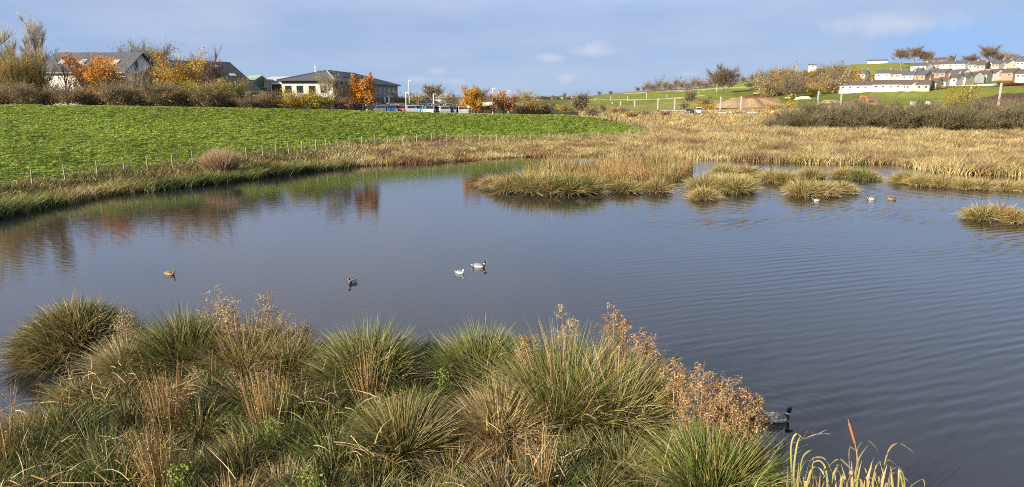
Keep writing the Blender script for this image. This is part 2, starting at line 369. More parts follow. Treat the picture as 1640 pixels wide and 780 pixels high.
# ------------------------------------------------------------------ pond water
def water():
    m, n, l, p = mat('pond_water')
    p.inputs['Base Color'].default_value = (.018, .021, .026, 1); p.inputs['Roughness'].default_value = .03; p.inputs['IOR'].default_value = 1.75
    p.inputs['Specular IOR Level'].default_value = .5
    g = n.new('ShaderNodeNewGeometry'); pos = g.outputs['Position']
    def mth(op, *a):
        q = n.new('ShaderNodeMath'); q.operation = op
        for i, v in enumerate(a):
            if isinstance(v, (int, float)): q.inputs[i].default_value = v
            else: l.new(v, q.inputs[i])
        return q.outputs[0]
    def noise(scale, stretch, rot=0, detail=3, dist=0):
        mp_ = n.new('ShaderNodeMapping'); mp_.inputs['Scale'].default_value = stretch; mp_.inputs['Rotation'].default_value = (0, 0, rot); l.new(pos, mp_.inputs[0])
        ns = n.new('ShaderNodeTexNoise'); ns.inputs['Scale'].default_value = scale; ns.inputs['Detail'].default_value = detail; ns.inputs['Distortion'].default_value = dist
        l.new(mp_.outputs[0], ns.inputs['Vector']); return ns.outputs[0]
    def wave(scale, rot, dist):
        mp_ = n.new('ShaderNodeMapping'); mp_.inputs['Rotation'].default_value = (0, 0, rot); l.new(pos, mp_.inputs[0])
        wv = n.new('ShaderNodeTexWave'); wv.bands_direction = 'Y'; wv.inputs['Scale'].default_value = scale; wv.inputs['Distortion'].default_value = dist
        wv.inputs['Detail'].default_value = 3; wv.inputs['Detail Scale'].default_value = .35; l.new(mp_.outputs[0], wv.inputs['Vector']); return wv.outputs['Fac']
    sx = n.new('ShaderNodeSeparateXYZ'); l.new(pos, sx.inputs[0])
    # ripple trains run across the right half of the pond
    right = mth('SMOOTH_MIN', 1.0, mth('MAXIMUM', 0.0, mth('MULTIPLY', mth('ADD', sx.outputs['X'], mth('MULTIPLY', sx.outputs['Y'], -.05), 2.0), .09)), .1)
    pat = ramp(n, l, noise(.10, (1, 1, 1), .3, 2), [(.35, 0), (.62, 1)])
    pat2 = ramp(n, l, noise(.33, (.4, 1.2, 1), -.4, 3), [(.38, .1), (.62, 1)])
    w1 = mth('MULTIPLY', wave(.62, -.30, 5.0), mth('MULTIPLY', mth('MULTIPLY', right, .0135), mth('ADD', .22, mth('MULTIPLY', pat, pat2))))
    w2 = mth('MULTIPLY', wave(1.05, -.45, 6.5), mth('ADD', .0007, mth('MULTIPLY', mth('MULTIPLY', right, pat2), .0030)))
    w3 = mth('MULTIPLY', noise(2.2, (.45, 1.6, 1), .1, 3), mth('ADD', .0018, mth('MULTIPLY', pat, .0032)))
    w4 = mth('MULTIPLY', noise(9, (.5, 1.4, 1), -.2, 2), .0007)
    h = mth('ADD', mth('ADD', w1, w2), mth('ADD', w3, w4))
    # rings round the moving birds
    for px, py, k, R in ((1243, 672, 22, 2.6), (1066, 584, 22, 2.4), (565, 453, 18, 2.5), (767, 427, 16, 2.2), (737, 436, 20, 1.6), (1395, 320, 9, 5), (1307, 322, 9, 5)):
        X, Y, _ = onz(px, py)
        s = n.new('ShaderNodeVectorMath'); s.operation = 'DISTANCE'; s.inputs[1].default_value = (X, Y, 0); l.new(pos, s.inputs[0])
        d = s.outputs['Value']; f = mth('MAXIMUM', 0.0, mth('SUBTRACT', 1.0, mth('DIVIDE', d, R)))
        h = mth('ADD', h, mth('MULTIPLY', mth('MULTIPLY', mth('SINE', mth('MULTIPLY', d, k)), f), .0016 if k > 10 else .003))
    b = n.new('ShaderNodeBump'); b.inputs['Strength'].default_value = 1; b.inputs['Distance'].default_value = 1; l.new(h, b.inputs['Height']); l.new(b.outputs[0], p.inputs['Normal'])
    V = [(-90, -20, 0), (140, -20, 0), (140, 95, 0), (-90, 95, 0)]
    o = link('pond_water', fast_mesh('pond_water', V, [(0, 1, 2, 3)]), m)
    tag(o, kind='structure')
water()

# ------------------------------------------------------------------ ribbons (blades, twigs) and leaves
def unit(v): return v / np.maximum(np.linalg.norm(v, axis=-1, keepdims=True), 1e-6)
def ribbons(P0, D, Ln, W, bend, C0, C1, K=3, power=2.0, taper=1.3):
    n = len(P0); s = np.linspace(0, 1, K + 1)[None, :, None]
    c = P0[:, None] + D[:, None] * Ln[:, None, None] * s + bend[:, None] * Ln[:, None, None] * s ** power
    r = RNG.normal(size=(n, 3)); side = unit(np.cross(D, r))[:, None]
    wd = (W[:, None, None] * .5) * (1.04 - s ** taper)
    V = np.stack([c - side * wd, c + side * wd], 2).reshape(-1, 3)
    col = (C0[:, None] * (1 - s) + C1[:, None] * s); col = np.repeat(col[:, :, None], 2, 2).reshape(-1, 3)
    b = np.arange(n)[:, None] * (2 * (K + 1)) + np.arange(K)[None] * 2
    Fq = np.stack([b, b + 1, b + 3, b + 2], -1).reshape(-1, 4)
    return V, Fq, col
def leaves(P, size, Cc, flat=0.0):
    n = len(P); a = unit(RNG.normal(size=(n, 3))); r = RNG.normal(size=(n, 3)); r[:, 2] *= 1 - flat
    b = unit(np.cross(a, r)); s = (size * (.6 + .8 * RNG.random(n)))[:, None] * .5
    V = np.stack([P - a * s, P - b * s * .6, P + a * s, P + b * s * .6], 1).reshape(-1, 3)
    Fq = np.arange(4 * n).reshape(-1, 4); return V, Fq, np.repeat(Cc, 4, 0)
def join(*parts):
    V = []; Fq = []; Cc = []; o = 0
    for v, f, c in parts: V.append(v); Fq.append(f + o); Cc.append(c); o += len(v)
    return np.concatenate(V), np.concatenate(Fq), np.concatenate(Cc)
def pal(n, cols, var=.25):
    cols = np.array(cols); c = cols[RNG.integers(0, len(cols), n)]
    return np.clip(c * (1 + var * (RNG.random((n, 1)) * 2 - 1)) + RNG.normal(scale=.006, size=(n, 3)), .004, .95)
def put_mesh(name, parts, m_, parent=None):
    v, f, c = join(*parts); return link(name, fast_mesh(name, v, f, c), m_, parent)

G_RUSH = [(.10, .15, .035), (.16, .20, .05), (.24, .24, .075), (.07, .11, .03), (.32, .29, .11)]
G_BRIGHT = [(.17, .24, .04), (.13, .20, .035), (.24, .27, .06), (.10, .15, .025), (.30, .29, .09)]
G_OLIVE = [(.16, .15, .04), (.22, .18, .05), (.12, .13, .03), (.28, .21, .07)]
STRAW = [(.50, .38, .16), (.58, .45, .20), (.40, .29, .12), (.54, .43, .22)]
GOLD = [(.44, .35, .10), (.34, .31, .08), (.52, .41, .14), (.24, .25, .05)]
RUST = [(.36, .19, .07), (.42, .25, .09), (.28, .15, .06), (.40, .28, .13)]
PALE = [(.55, .45, .27), (.60, .50, .32), (.45, .34, .18)]
DARKG = [(.05, .085, .02), (.07, .11, .03), (.09, .12, .04)]

def tuft(cx, cy, cz, r, h, nb, cols, tips, spread=.55, width=.016, K=4, droop=.35, base_r=.35, dead=.0, wildness=.25, dome=0.0):
    an = RNG.random(nb) * 2 * np.pi; rr = np.sqrt(RNG.random(nb))
    bx = cx + np.cos(an) * rr * r * base_r; by = cy + np.sin(an) * rr * r * base_r
    P0 = np.stack([bx, by, np.full(nb, cz) - .05], -1)
    P0[:, 2] += dome * h * (1 - rr ** 2); h = h * (1 - dome)
    out_ = np.stack([np.cos(an), np.sin(an), np.zeros(nb)], -1)
    tilt = rr * spread * (.6 + .6 * RNG.random(nb))
    jit = RNG.normal(scale=wildness * .5, size=(nb, 3)); jit[:, 2] = 0
    D = unit(out_ * tilt[:, None] + jit + np.array([0, 0, 1.0]))
    Ln = h * (.55 + .5 * RNG.random(nb)) * (1.05 - .25 * rr)
    dr = droop * (.4 + RNG.random(nb)) * (.3 + rr)
    bend = out_ * (dr * .8)[:, None] + np.array([0, 0, -1.0]) * (dr * .7)[:, None] + RNG.normal(scale=.05, size=(nb, 3))
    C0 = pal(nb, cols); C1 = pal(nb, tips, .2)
    C0 *= np.array([.42, .36, .34]) if width < .03 else np.array([.62, .52, .5])  # bases darkened: dark brown sheaths, plus painted shade for gaps between clumps
    nd = int(nb * dead)
    if nd:
        C0[:nd] = pal(nd, STRAW); C1[:nd] = pal(nd, PALE)
        bend[:nd] *= 1.9
    return ribbons(P0, D, Ln, width * (.6 + .8 * RNG.random(nb)), bend, C0, C1, K)

# ------------------------------------------------------------------ distinct rush tussocks in the foreground
def px_tussock(name, label, px, pyb, pyt, hw, cols, tips, nb, cat='rush tussock', group=None, **kw):
    X, Y, _ = onz(px, pyb); Zt = H - slope(pyt) * (Y + .1)
    h = max(Zt, .2) * 1.06; r = hw / F * math.hypot(Y, H)
    if kw.get('spread', .5) >= .7: kw['spread'] *= .72; r *= 1.12
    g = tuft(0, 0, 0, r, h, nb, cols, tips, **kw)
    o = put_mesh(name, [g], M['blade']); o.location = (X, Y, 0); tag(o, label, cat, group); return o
FG = [
 ('big rounded rush mound with pale skirt standing out in water at far left', 128, 566, 466, 72, G_RUSH + G_OLIVE + G_BRIGHT[:2], G_OLIVE + STRAW + G_RUSH, 6500, dict(dead=.2, spread=.8, base_r=.95, dome=.45, wildness=.65, droop=.4)),
 ('grey green rush tussock left of the tall dry willowherb stand', 300, 592, 478, 74, G_RUSH + DARKG, G_RUSH + STRAW[:1], 3400, dict(spread=.6, base_r=.75, wildness=.4, dome=.25)),
 ('yellow green rush tussock leaning among dry willowherb stalks', 398, 592, 488, 70, G_RUSH + STRAW, STRAW, 3200, dict(spread=.5, base_r=.7, dead=.25, wildness=.45)),
 ('rough green rush tussock beneath the low greyish drooping weed', 462, 600, 512, 52, DARKG + G_RUSH, G_RUSH + STRAW, 1800, dict(spread=.55, base_r=.6, wildness=.45)),
 ('fountain shaped pale green rush tussock alone in middle of near bank', 592, 618, 500, 72, G_BRIGHT + G_RUSH + STRAW[:1], G_BRIGHT + PALE[:1], 3800, dict(spread=.75, base_r=.8, dead=.15, wildness=.55, dome=.25)),
 ('small dark green rush tuft in the gap between the two pale tussocks', 690, 585, 526, 26, DARKG, G_RUSH, 700, dict(spread=.6)),
 ('bright green upright rush tussock right of the water gap', 774, 622, 502, 62, G_BRIGHT + G_RUSH, G_BRIGHT + PALE[:1], 3800, dict(spread=.5, base_r=.9, dead=.12, wildness=.55, dome=.25)),
 ('broad green rush tussock under the leaning tall seed heads', 905, 665, 512, 84, G_BRIGHT + G_RUSH, G_BRIGHT + STRAW, 4200, dict(spread=.32, base_r=.95, dead=.18, wildness=.5)),
 ('yellowing rush tussock arching right over the dark water', 985, 680, 540, 80, G_BRIGHT + STRAW, STRAW + G_BRIGHT, 4000, dict(spread=.6, base_r=.65, dead=.2, wildness=.4)),
 ('bright green rush tussock at foot of the big rusty willowherb clump', 1142, 800, 660, 64, G_BRIGHT + G_RUSH, G_BRIGHT + STRAW[:1], 4400, dict(spread=.34, base_r=.85, wildness=.5, dead=.15)),
 ('green sword like rush tussock below the small water gap', 645, 722, 618, 66, G_BRIGHT + G_RUSH, G_RUSH + STRAW, 2800, dict(spread=.62, base_r=.6, wildness=.4)),
 ('dry straw topped rush tussock right of the small water gap', 802, 700, 596, 62, STRAW + G_RUSH, STRAW, 2600, dict(spread=.6, base_r=.6, dead=.35, wildness=.5)),
 ('pale dry rush tuft edging the water beside the left mound', 200, 600, 520, 50, G_OLIVE + STRAW, STRAW + PALE, 1500, dict(spread=.6, dead=.4, wildness=.5)),
]
for lab, px, pb, pt, hw, c0, c1, nb, kw in FG:
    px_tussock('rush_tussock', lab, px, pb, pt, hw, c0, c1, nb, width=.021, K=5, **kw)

# the rest of the near marsh: interwoven rushes nobody could count
def near_marsh():
    poly = [(-260, 715), (0, 700), (60, 672), (120, 628), (180, 598), (260, 590), (420, 592), (500, 598), (560, 625), (650, 632), (664, 668), (705, 690), (738, 672), (800, 645), (840, 670), (930, 690), (1000, 700), (1025, 750), (1060, 800), (1215, 805), (1215, 1250), (-300, 1250)]
    W = [onz(x, y) for x, y in poly]; wp = [(a[0], a[1]) for a in W]
    pts = []
    xs = np.array([a for a, b in wp]); ys = np.array([b for a, b in wp])
    cand = RNG.random((7000, 2)) * [xs.max() - xs.min(), ys.max() - ys.min()] + [xs.min(), ys.min()]
    ok = inpoly(cand[:, 0], cand[:, 1], wp) & (cand[:, 1] > 7.2)
    for q in cand[ok]:
        if abs(q[0]) > q[1] * .95 + 1: continue
        dm = .62 + .35 * float(fbm(np.array([q[0] * .6 + 9]), np.array([q[1] * .6]))[0])
        if all((q[0] - a) ** 2 + (q[1] - b) ** 2 > dm ** 2 for a, b in pts): pts.append(tuple(q))
    parts = []
    for x, y in pts:
        k = fbm(np.array([x * .7]), np.array([y * .7]))[0] + RNG.normal() * .05; k2 = RNG.random()
        if k > .60: cc, tt, dead = G_OLIVE + RUST[:2], RUST + STRAW, .35
        elif k > .53: cc, tt, dead = STRAW + G_OLIVE, STRAW + PALE, .3
        elif k > .44: cc, tt, dead = G_RUSH + G_OLIVE, STRAW + G_RUSH, .18
        elif k > .34: cc, tt, dead = G_RUSH, G_RUSH + G_BRIGHT, .08
        else: cc, tt, dead = DARKG + G_RUSH, G_RUSH + STRAW[:1], .06
        hh = .60 + .70 * k2; lean = RNG.normal(scale=.13, size=2); tn = .7 + .6 * RNG.random()
        cc = [tuple(min(.6, v * tn) for v in cc[int(q)]) for q in RNG.integers(0, len(cc), 3)]
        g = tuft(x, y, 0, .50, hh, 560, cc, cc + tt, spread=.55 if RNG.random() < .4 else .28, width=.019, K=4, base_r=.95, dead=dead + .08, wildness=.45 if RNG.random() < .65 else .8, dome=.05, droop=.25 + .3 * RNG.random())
        zz = np.clip(g[0][:, 2], 0, 2); g[0][:, 0] += lean[0] * 1.8 * zz ** 1.5; g[0][:, 1] += lean[1] * 1.8 * zz ** 1.5
        parts.append(g)
    for q in cand[ok][:620]:
        kk = fbm(np.array([q[0] * .9 + 30]), np.array([q[1] * .9]))[0]
        if kk < .38: continue
        cc = [DARKG + G_OLIVE, G_RUSH, RUST + STRAW, STRAW + G_OLIVE][int(RNG.integers(0, 4))]
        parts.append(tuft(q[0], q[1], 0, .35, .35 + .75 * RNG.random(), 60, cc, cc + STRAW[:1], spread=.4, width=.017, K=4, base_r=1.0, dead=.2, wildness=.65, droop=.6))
    for _ in range(70):
        x, y = pts[RNG.integers(0, len(pts))]; nb = 26; a = RNG.random() * 6.28
        P0 = np.stack([x + RNG.normal(size=nb) * .25, y + RNG.normal(size=nb) * .25, .1 + .55 * RNG.random(nb)], -1)
        D = unit(np.stack([np.cos(a) + RNG.normal(size=nb) * .7, np.sin(a) + RNG.normal(size=nb) * .7, .3 + .5 * RNG.normal(size=nb)], -1))
        parts.append(ribbons(P0, D, .25 + .6 * RNG.random(nb), np.full(nb, .018), np.array([0, 0, -.7]) * RNG.random((nb, 1)) + RNG.normal(scale=.15, size=(nb, 3)), pal(nb, STRAW + PALE[:1] + RUST[:1]), pal(nb, PALE + STRAW), 4))
    o = put_mesh('marsh_rushes', parts, M['blade']); tag(o, 'dense tangle of green and straw rushes filling the near bank', 'rushes', kind='stuff')
near_marsh()

# tall dead weeds with fluffy curled seed heads
def weed(label, px, pyb, pyt, hw, nst=6, cols=None, fluff=1.1, name='dried_willowherb', group='dried seeding weeds on the near bank', cat='dried weed'):
    X, Y, _ = onz(px, pyb); Zt = H - slope(pyt) * Y; r = hw / F * math.hypot(Y, H)
    cols = cols or [(.36, .20, .08), (.46, .27, .12), (.24, .13, .055), (.52, .37, .20), (.30, .17, .08)]
    root = empty(name, (X, Y, 0), 0, label, cat, group)
    st = []; lf = []
    for i in range(nst):
        an = random.random() * 6.28; rr = random.random() ** .6
        ex = math.cos(an) * rr * r * .8; ey = math.sin(an) * rr * r * .8; hh = Zt * (1.0 if i == 0 else (1 - .35 * rr * random.random() - .08))
        bx, by = ex * .35, ey * .35
        nb = 16
        P0 = np.array([[bx, by, 0.]]); D = unit(np.array([[ex - bx, ey - by, hh]])); Ln = np.array([math.sqrt((ex - bx) ** 2 + (ey - by) ** 2 + hh ** 2)])
        for _ in range(2):
            st.append(ribbons(P0, D, Ln, np.array([.022]), np.zeros((1, 3)), pal(1, RUST), pal(1, cols), 4, taper=6))
        s = .42 + .56 * RNG.random(nb) ; bp = P0 + D * (Ln[0] * s)[:, None]
        a2 = RNG.random(nb) * 6.28; up = .55
        D2 = unit(np.stack([np.cos(a2), np.sin(a2), np.full(nb, up)], -1)); L2 = (1.08 - s) * hh * .38 + .05
        st.append(ribbons(bp, D2, L2, np.full(nb, .008), np.tile([[0, 0, .1]], (nb, 1)), pal(nb, RUST), pal(nb, cols), 2))
        m_ = int(330 * fluff); k = RNG.integers(0, nb, m_); q = .25 + .8 * RNG.random(m_)
        P = bp[k] + D2[k] * (L2[k] * q)[:, None] + RNG.normal(scale=.025, size=(m_, 3))
        lf.append(leaves(P, np.full(m_, .031), pal(m_, cols, .5)))
        a3 = RNG.random(m_ // 3) * 6.28; k = k[:m_ // 3]
        lf.append(ribbons(P[:m_ // 3], unit(np.stack([np.cos(a3), np.sin(a3), RNG.normal(size=m_ // 3) * .6 + .2], -1)), np.full(m_ // 3, .06), np.full(m_ // 3, .007), np.tile([[0, 0, -.6]], (m_ // 3, 1)), pal(m_ // 3, PALE), pal(m_ // 3, PALE), 2))
    put_mesh('stalks', st, M['blade'], root); put_mesh('seed_head', lf, M['blade'], root)
    return root
PINK = [(.46, .35, .22), (.36, .26, .16), (.54, .43, .29), (.28, .20, .12)]
weed('fluffy pink seed head standing against the big left rush mound', 208, 585, 492, 24, 5, PINK)
weed('tall dry weed rising above rushes left of the open middle water', 352, 585, 460, 26, 6, PINK)
weed('leaning dry weed beside the tallest one left of centre', 385, 590, 470, 26, 6, PINK)
weed('spindly dark tipped weed sticking out over water near centre left', 437, 585, 462, 24, 5, PINK)
weed('low greyish weed drooping over water left of fountain rush tussock', 478, 585, 500, 26, 5, [(.25, .2, .16), (.33, .27, .2)])
weed('slender dry weed at back of the broad green tussock', 908, 620, 492, 20, 5, PINK)
weed('tallest feathery seed head on right of the near bank', 985, 640, 480, 26, 8)
weed('feathery seed head leaning right below the tallest one', 1028, 660, 524, 26, 7)
weed('dry seed head brushing the half hidden drake', 1076, 712, 578, 22, 6)
weed('upright dry seed head at left edge of the rusty clump', 1112, 745, 572, 28, 8)
weed('thick rusty seeding weed in middle of the right hand clump', 1150, 752, 592, 40, 12)
weed('rusty seeding weed leaning right toward the swimming drake', 1186, 752, 612, 32, 12)
weed('thin brown weed between the bright and broad green tussocks', 848, 650, 530, 18, 5, RUST)
weed('low rusty weed at lower front of the right clump', 1185, 775, 655, 36, 8)

# reddish dock spikes
def spikes(label, px, pyb, pyt, hw, nb=60):
    X, Y, _ = onz(px, pyb); Zt = H - slope(pyt) * Y; r = hw / F * math.hypot(Y, H)
    an = RNG.random(nb) * 6.28; rr = RNG.random(nb)
    P0 = np.stack([np.cos(an) * rr * r * .5, np.sin(an) * rr * r * .5, np.zeros(nb)], -1)
    D = unit(np.stack([np.cos(an) * rr * .28 + RNG.normal(size=nb) * .06, np.sin(an) * rr * .28, np.ones(nb)], -1)); Ln = Zt * (.6 + .42 * RNG.random(nb))
    DKR = [(.26, .16, .06), (.36, .23, .10), (.20, .12, .05), (.42, .31, .14)]
    g = [ribbons(P0, D, Ln, np.full(nb, .013), RNG.normal(scale=.07, size=(nb, 3)), pal(nb, DKR, .35), pal(nb, DKR, .35), 4, taper=5)]
    m_ = nb * 26; k = RNG.integers(0, nb, m_); s = .35 + .65 * RNG.random(m_)
    g.append(leaves(P0[k] + D[k] * (Ln[k] * s)[:, None] + RNG.normal(scale=.012, size=(m_, 3)), np.full(m_, .024), pal(m_, DKR + RUST[:2], .35)))
    o = put_mesh('dock_spikes', g, M['blade']); o.location = (X, Y, 0); tag(o, label, 'dried dock', 'rusty dock stands on the near bank')
spikes('sheaf of rusty dock stalks before the fountain shaped tussock', 592, 668, 545, 30, 60)
spikes('wide stand of rusty dock stalks left of centre in the near rushes', 270, 690, 575, 52, 90)
spikes('orange brown dock stalks at lower left of the near bank', 262, 800, 660, 40, 80)
spikes('short rusty dock sheaf at extreme left edge of the near bank', 10, 760, 620, 26, 50)
spikes('ragged rusty dock spike near bottom centre right', 870, 800, 655, 14, 24)
spikes('thin brown stalks in rushes above the centre left bottom', 430, 700, 560, 44, 70)

# broken pale reed stems near the bottom centre
def reeds_leaning():
    for i, (px, pb, ps) in enumerate((((842, 775, [(820, 700), (835, 690), (868, 705), (812, 735)])), ((1020, 720, [(1000, 660), (1012, 672), (1034, 650)])), ((935, 650, [(938, 560), (928, 570), (955, 600)])))):
        X, Y, _ = onz(px, pb); nb = len(ps) * 3; tips = []
        for (tx, ty) in ps * 3: q = aty(tx + random.uniform(-5, 5), ty + random.uniform(-6, 6), Y + random.uniform(-.2, .2)); tips.append((q[0] - X, q[1] - Y, q[2]))
        T = np.array(tips); Ln = np.linalg.norm(T, axis=1)
        g = ribbons(np.zeros((nb, 3)), unit(T), Ln, np.full(nb, .03), RNG.normal(scale=.05, size=(nb, 3)), pal(nb, STRAW), pal(nb, PALE), 4, taper=4)
        o = put_mesh('dead_reed', [g], M['blade']); o.location = (X, Y, 0)
        tag(o, ['splayed pale broken reed stems at bottom centre', 'snapped pale reed stems left of the rusty clump', 'upright pale reed blades within the broad green tussock'][i], 'dead reed', 'dead pale reeds')
reeds_leaning()

# bright little leafed weed at the bottom
for lab, px, py in (('small yellow green leafy weed at bottom left of near bank', 290, 770), ('low green leafy plant beside dark water gap', 710, 600), ('yellow green leafy sprig left of centre in rushes', 440, 690), ('small yellow leafed weed at bottom middle of the near bank', 500, 780)):
    X, Y, _ = onz(px, py + 45); nl = 340
    P = np.stack([RNG.normal(scale=.11, size=nl), RNG.normal(scale=.09, size=nl), .35 + .45 * RNG.random(nl)], -1)
    g = leaves(P, np.full(nl, .05), pal(nl, [(.20, .25, .05), (.30, .31, .08), (.14, .20, .04)]))
    k = 40; s_ = ribbons(P[:k] * [.05, .05, 0], unit(P[:k] * [.95, .95, 1]), P[:k, 2] * 1.03, np.full(k, .01), np.zeros((k, 3)), pal(k, G_BRIGHT), pal(k, G_BRIGHT), 2)
    o = put_mesh('leafy_weed', [g, s_], M['blade']); o.location = (X, Y, 0); tag(o, lab, 'leafy weed')

# ------------------------------------------------------------------ reedmace at the bottom right
def bent_leaf(mb_parts, pts, wdt, c0, c1, K=12):
    """leaf through world points (Catmull sampled), flat ribbon with a slight fold"""
    P = [Vector(p) for p in pts]; P = [P[0] * 2 - P[1]] + P + [P[-1] * 2 - P[-2]]; cs = []
    for i in range(1, len(P) - 2):
        for j in range(K):
            t = j / K; a, b, c_, d = P[i - 1:i + 3]
            cs.append(.5 * ((2 * b) + (c_ - a) * t + (2 * a - 5 * b + 4 * c_ - d) * t * t + (3 * b - a - 3 * c_ + d) * t ** 3))
    cs.append(P[-2]); n_ = len(cs); V = []; Cc = []
    fx = Vector((random.uniform(.5, 1), random.uniform(-.6, .6), 0)).normalized()
    for i, c_ in enumerate(cs):
        s = i / (n_ - 1); w_ = wdt * .5 * min(1, (1 - s) * 3.2 + .06) * (.75 + .25 * min(1, s * 5))
        dd = (cs[min(i + 1, n_ - 1)] - cs[max(i - 1, 0)]).normalized(); sd = (fx - dd * fx.dot(dd)).normalized()
        up = sd.cross(dd)
        V += [c_ - sd * w_, c_ + up * w_ * .35, c_ + sd * w_]; cc = [c0[k] * (1 - s) + c1[k] * s for k in range(3)]; Cc += [cc] * 3
    Fq = []
    for i in range(n_ - 1):
        a = i * 3; Fq += [(a, a + 1, a + 4, a + 3), (a + 1, a + 2, a + 5, a + 4)]
    mb_parts.append((np.array([tuple(v) for v in V]), np.array(Fq), np.array(Cc)))
def reedmace(label, px, pyb, leaves_px, spike=None, cols=((.40, .35, .11), (.50, .40, .19))):
    X, Y, _ = onz(px, pyb); root = empty('reedmace', (X, Y, 0), 0, label, 'reedmace', 'reedmace plants at the lower right')
    def loc(q, dy=0):
        a = aty(q[0], q[1], Y + dy); return (a[0] - X, a[1] - Y, a[2])
    for pts in leaves_px:
        parts = []; dy = random.uniform(-.15, .15)
        b0 = loc((pts[0][0], pyb)); base = (b0[0] * .6, dy, -.05)
        P = [base] + [loc(q, dy * (1 + i)) for i, q in enumerate(pts)]
        j = random.uniform(.8, 1.15); c0 = [v * j for v in random.choice([cols[0], (.44, .35, .14), (.28, .30, .08), (.38, .26, .11)])]; c1 = [v * j for v in cols[1]]
        bent_leaf(parts, P, random.uniform(.022, .034), c0, c1)
        put_mesh('leaf', parts, M['blade'], root)
    if spike:
        (bx, by), (tx, ty), stem = spike
        mb = MB(); a, b = loc((bx, by)), loc((tx, ty)); s0 = loc(stem)
        mb.tube([(s0[0], 0, -.05), loc(((stem[0] + bx) / 2 + 2, (by + 690 + 60) / 2 + 10)), a], [.009, .008, .006], 7, (.40, .30, .13)); mb.build('stem', M['blade'], root, True)
        d = Vector(b) - Vector(a); mb = MB()
        mb.tube([Vector(a) + d * k for k in (0, .02, .1, .5, .8, .86)], [.006, .016, .021, .022, .018, .008], 10, (.34, .14, .055)); mb.build('seed_spike', M['bark'], root, True)
        mb = MB(); mb.tube([Vector(a) + d * .86, Vector(a) + d * 1.0], [.006, .002], 5, (.5, .38, .2)); mb.build('tip', M['bark'], root, True)
    return root
reedmace('pale reedmace plant with one brown sausage seed head', 1372, 830,
         [[(1372, 760), (1373, 722), (1385, 705), (1400, 714), (1409, 730)], [(1370, 770), (1376, 735), (1391, 712)], [(1362, 775), (1360, 722), (1367, 719), (1375, 728)], [(1378, 775), (1352, 740), (1340, 736), (1326, 748)],
          [(1365, 785), (1364, 738)], [(1385, 790), (1396, 745), (1400, 730)], [(1380, 790), (1392, 765), (1382, 746)], [(1358, 790), (1342, 755), (1330, 775)]],
         spike=((1370, 712), (1358, 671), (1375, 780)))
reedmace('yellow green reedmace with looped blade near the twiggy branch', 1272, 830,
         [[(1268, 760), (1267, 715), (1275, 695), (1286, 703)], [(1271, 765), (1276, 715), (1283, 696)], [(1280, 770), (1285, 735), (1296, 722), (1306, 720)], [(1275, 780), (1283, 752), (1292, 735)], [(1262, 785), (1262, 745)],
          [(1290, 790), (1300, 752), (1312, 750), (1322, 765)], [(1268, 790), (1276, 770), (1279, 742)], [(1285, 790), (1296, 742), (1312, 732), (1326, 742), (1338, 775)]], cols=((.34, .42, .08), (.52, .50, .18)))
reedmace('reedmace with long hooked tan blade at far right of its patch', 1418, 832,
         [[(1412, 770), (1422, 725), (1436, 710), (1452, 716), (1466, 728)], [(1410, 775), (1414, 755), (1424, 737), (1446, 756)], [(1424, 785), (1432, 757), (1440, 790)], [(1434, 790), (1442, 762), (1462, 778)],
          [(1402, 780), (1404, 745), (1412, 739), (1390, 752)], [(1420, 800), (1425, 756)], [(1440, 800), (1475, 768), (1482, 785)]])
reedmace('tangle of short yellow reedmace blades in middle of the patch', 1330, 835,
         [[(1325, 780), (1322, 750), (1312, 738), (1300, 742)], [(1330, 780), (1340, 748), (1350, 742)], [(1336, 785), (1347, 765), (1341, 750)], [(1318, 785), (1322, 763)], [(1345, 790), (1350, 762), (1352, 770)],
          [(1340, 800), (1344, 768)], [(1310, 795), (1306, 765), (1294, 760)], [(1352, 800), (1358, 770)], [(1328, 800), (1334, 760), (1322, 752)]])
reedmace('low dry reedmace blades between the two tall plants', 1298, 838,
         [[(1292, 795), (1286, 762)], [(1298, 800), (1303, 765), (1314, 768)], [(1305, 800), (1310, 772)], [(1290, 800), (1280, 765), (1272, 768)], [(1312, 805), (1320, 775), (1330, 780)], [(1300, 810), (1298, 770)]], cols=((.40, .26, .10), (.50, .36, .16)))
reedmace('short dry reedmace blades under the hooked tan blade', 1395, 838,
         [[(1392, 800), (1390, 765)], [(1398, 800), (1408, 768), (1400, 762)], [(1404, 805), (1408, 762)], [(1385, 800), (1378, 768), (1366, 772)], [(1412, 805), (1420, 775), (1434, 780)], [(1390, 810), (1396, 770)], [(1380, 812), (1372, 775)]])
for q0, q1, lab in ((1262, 1318, 'straight short reedmace blades in left half of the patch'), (1335, 1395, 'straight upright reedmace blades around the brown seed head'), (1396, 1448, 'sloping straight reedmace blades at right side of the patch')):
    ls = []
    for k in range(13):
        a = q0 + (q1 - q0) * k / 12 + random.uniform(-3, 3); tp = random.uniform(735, 775); ln = random.uniform(-12, 14); ls.append([(a, tp + 40), (a + ln, tp)] if k % 3 else [(a, tp + 35), (a + ln * .8, tp + 6), (a + ln * 2.0, tp + 10)])
    reedmace(lab, (q0 + q1) / 2, 838, ls, cols=((.38, .30, .11), (.48, .38, .18)))
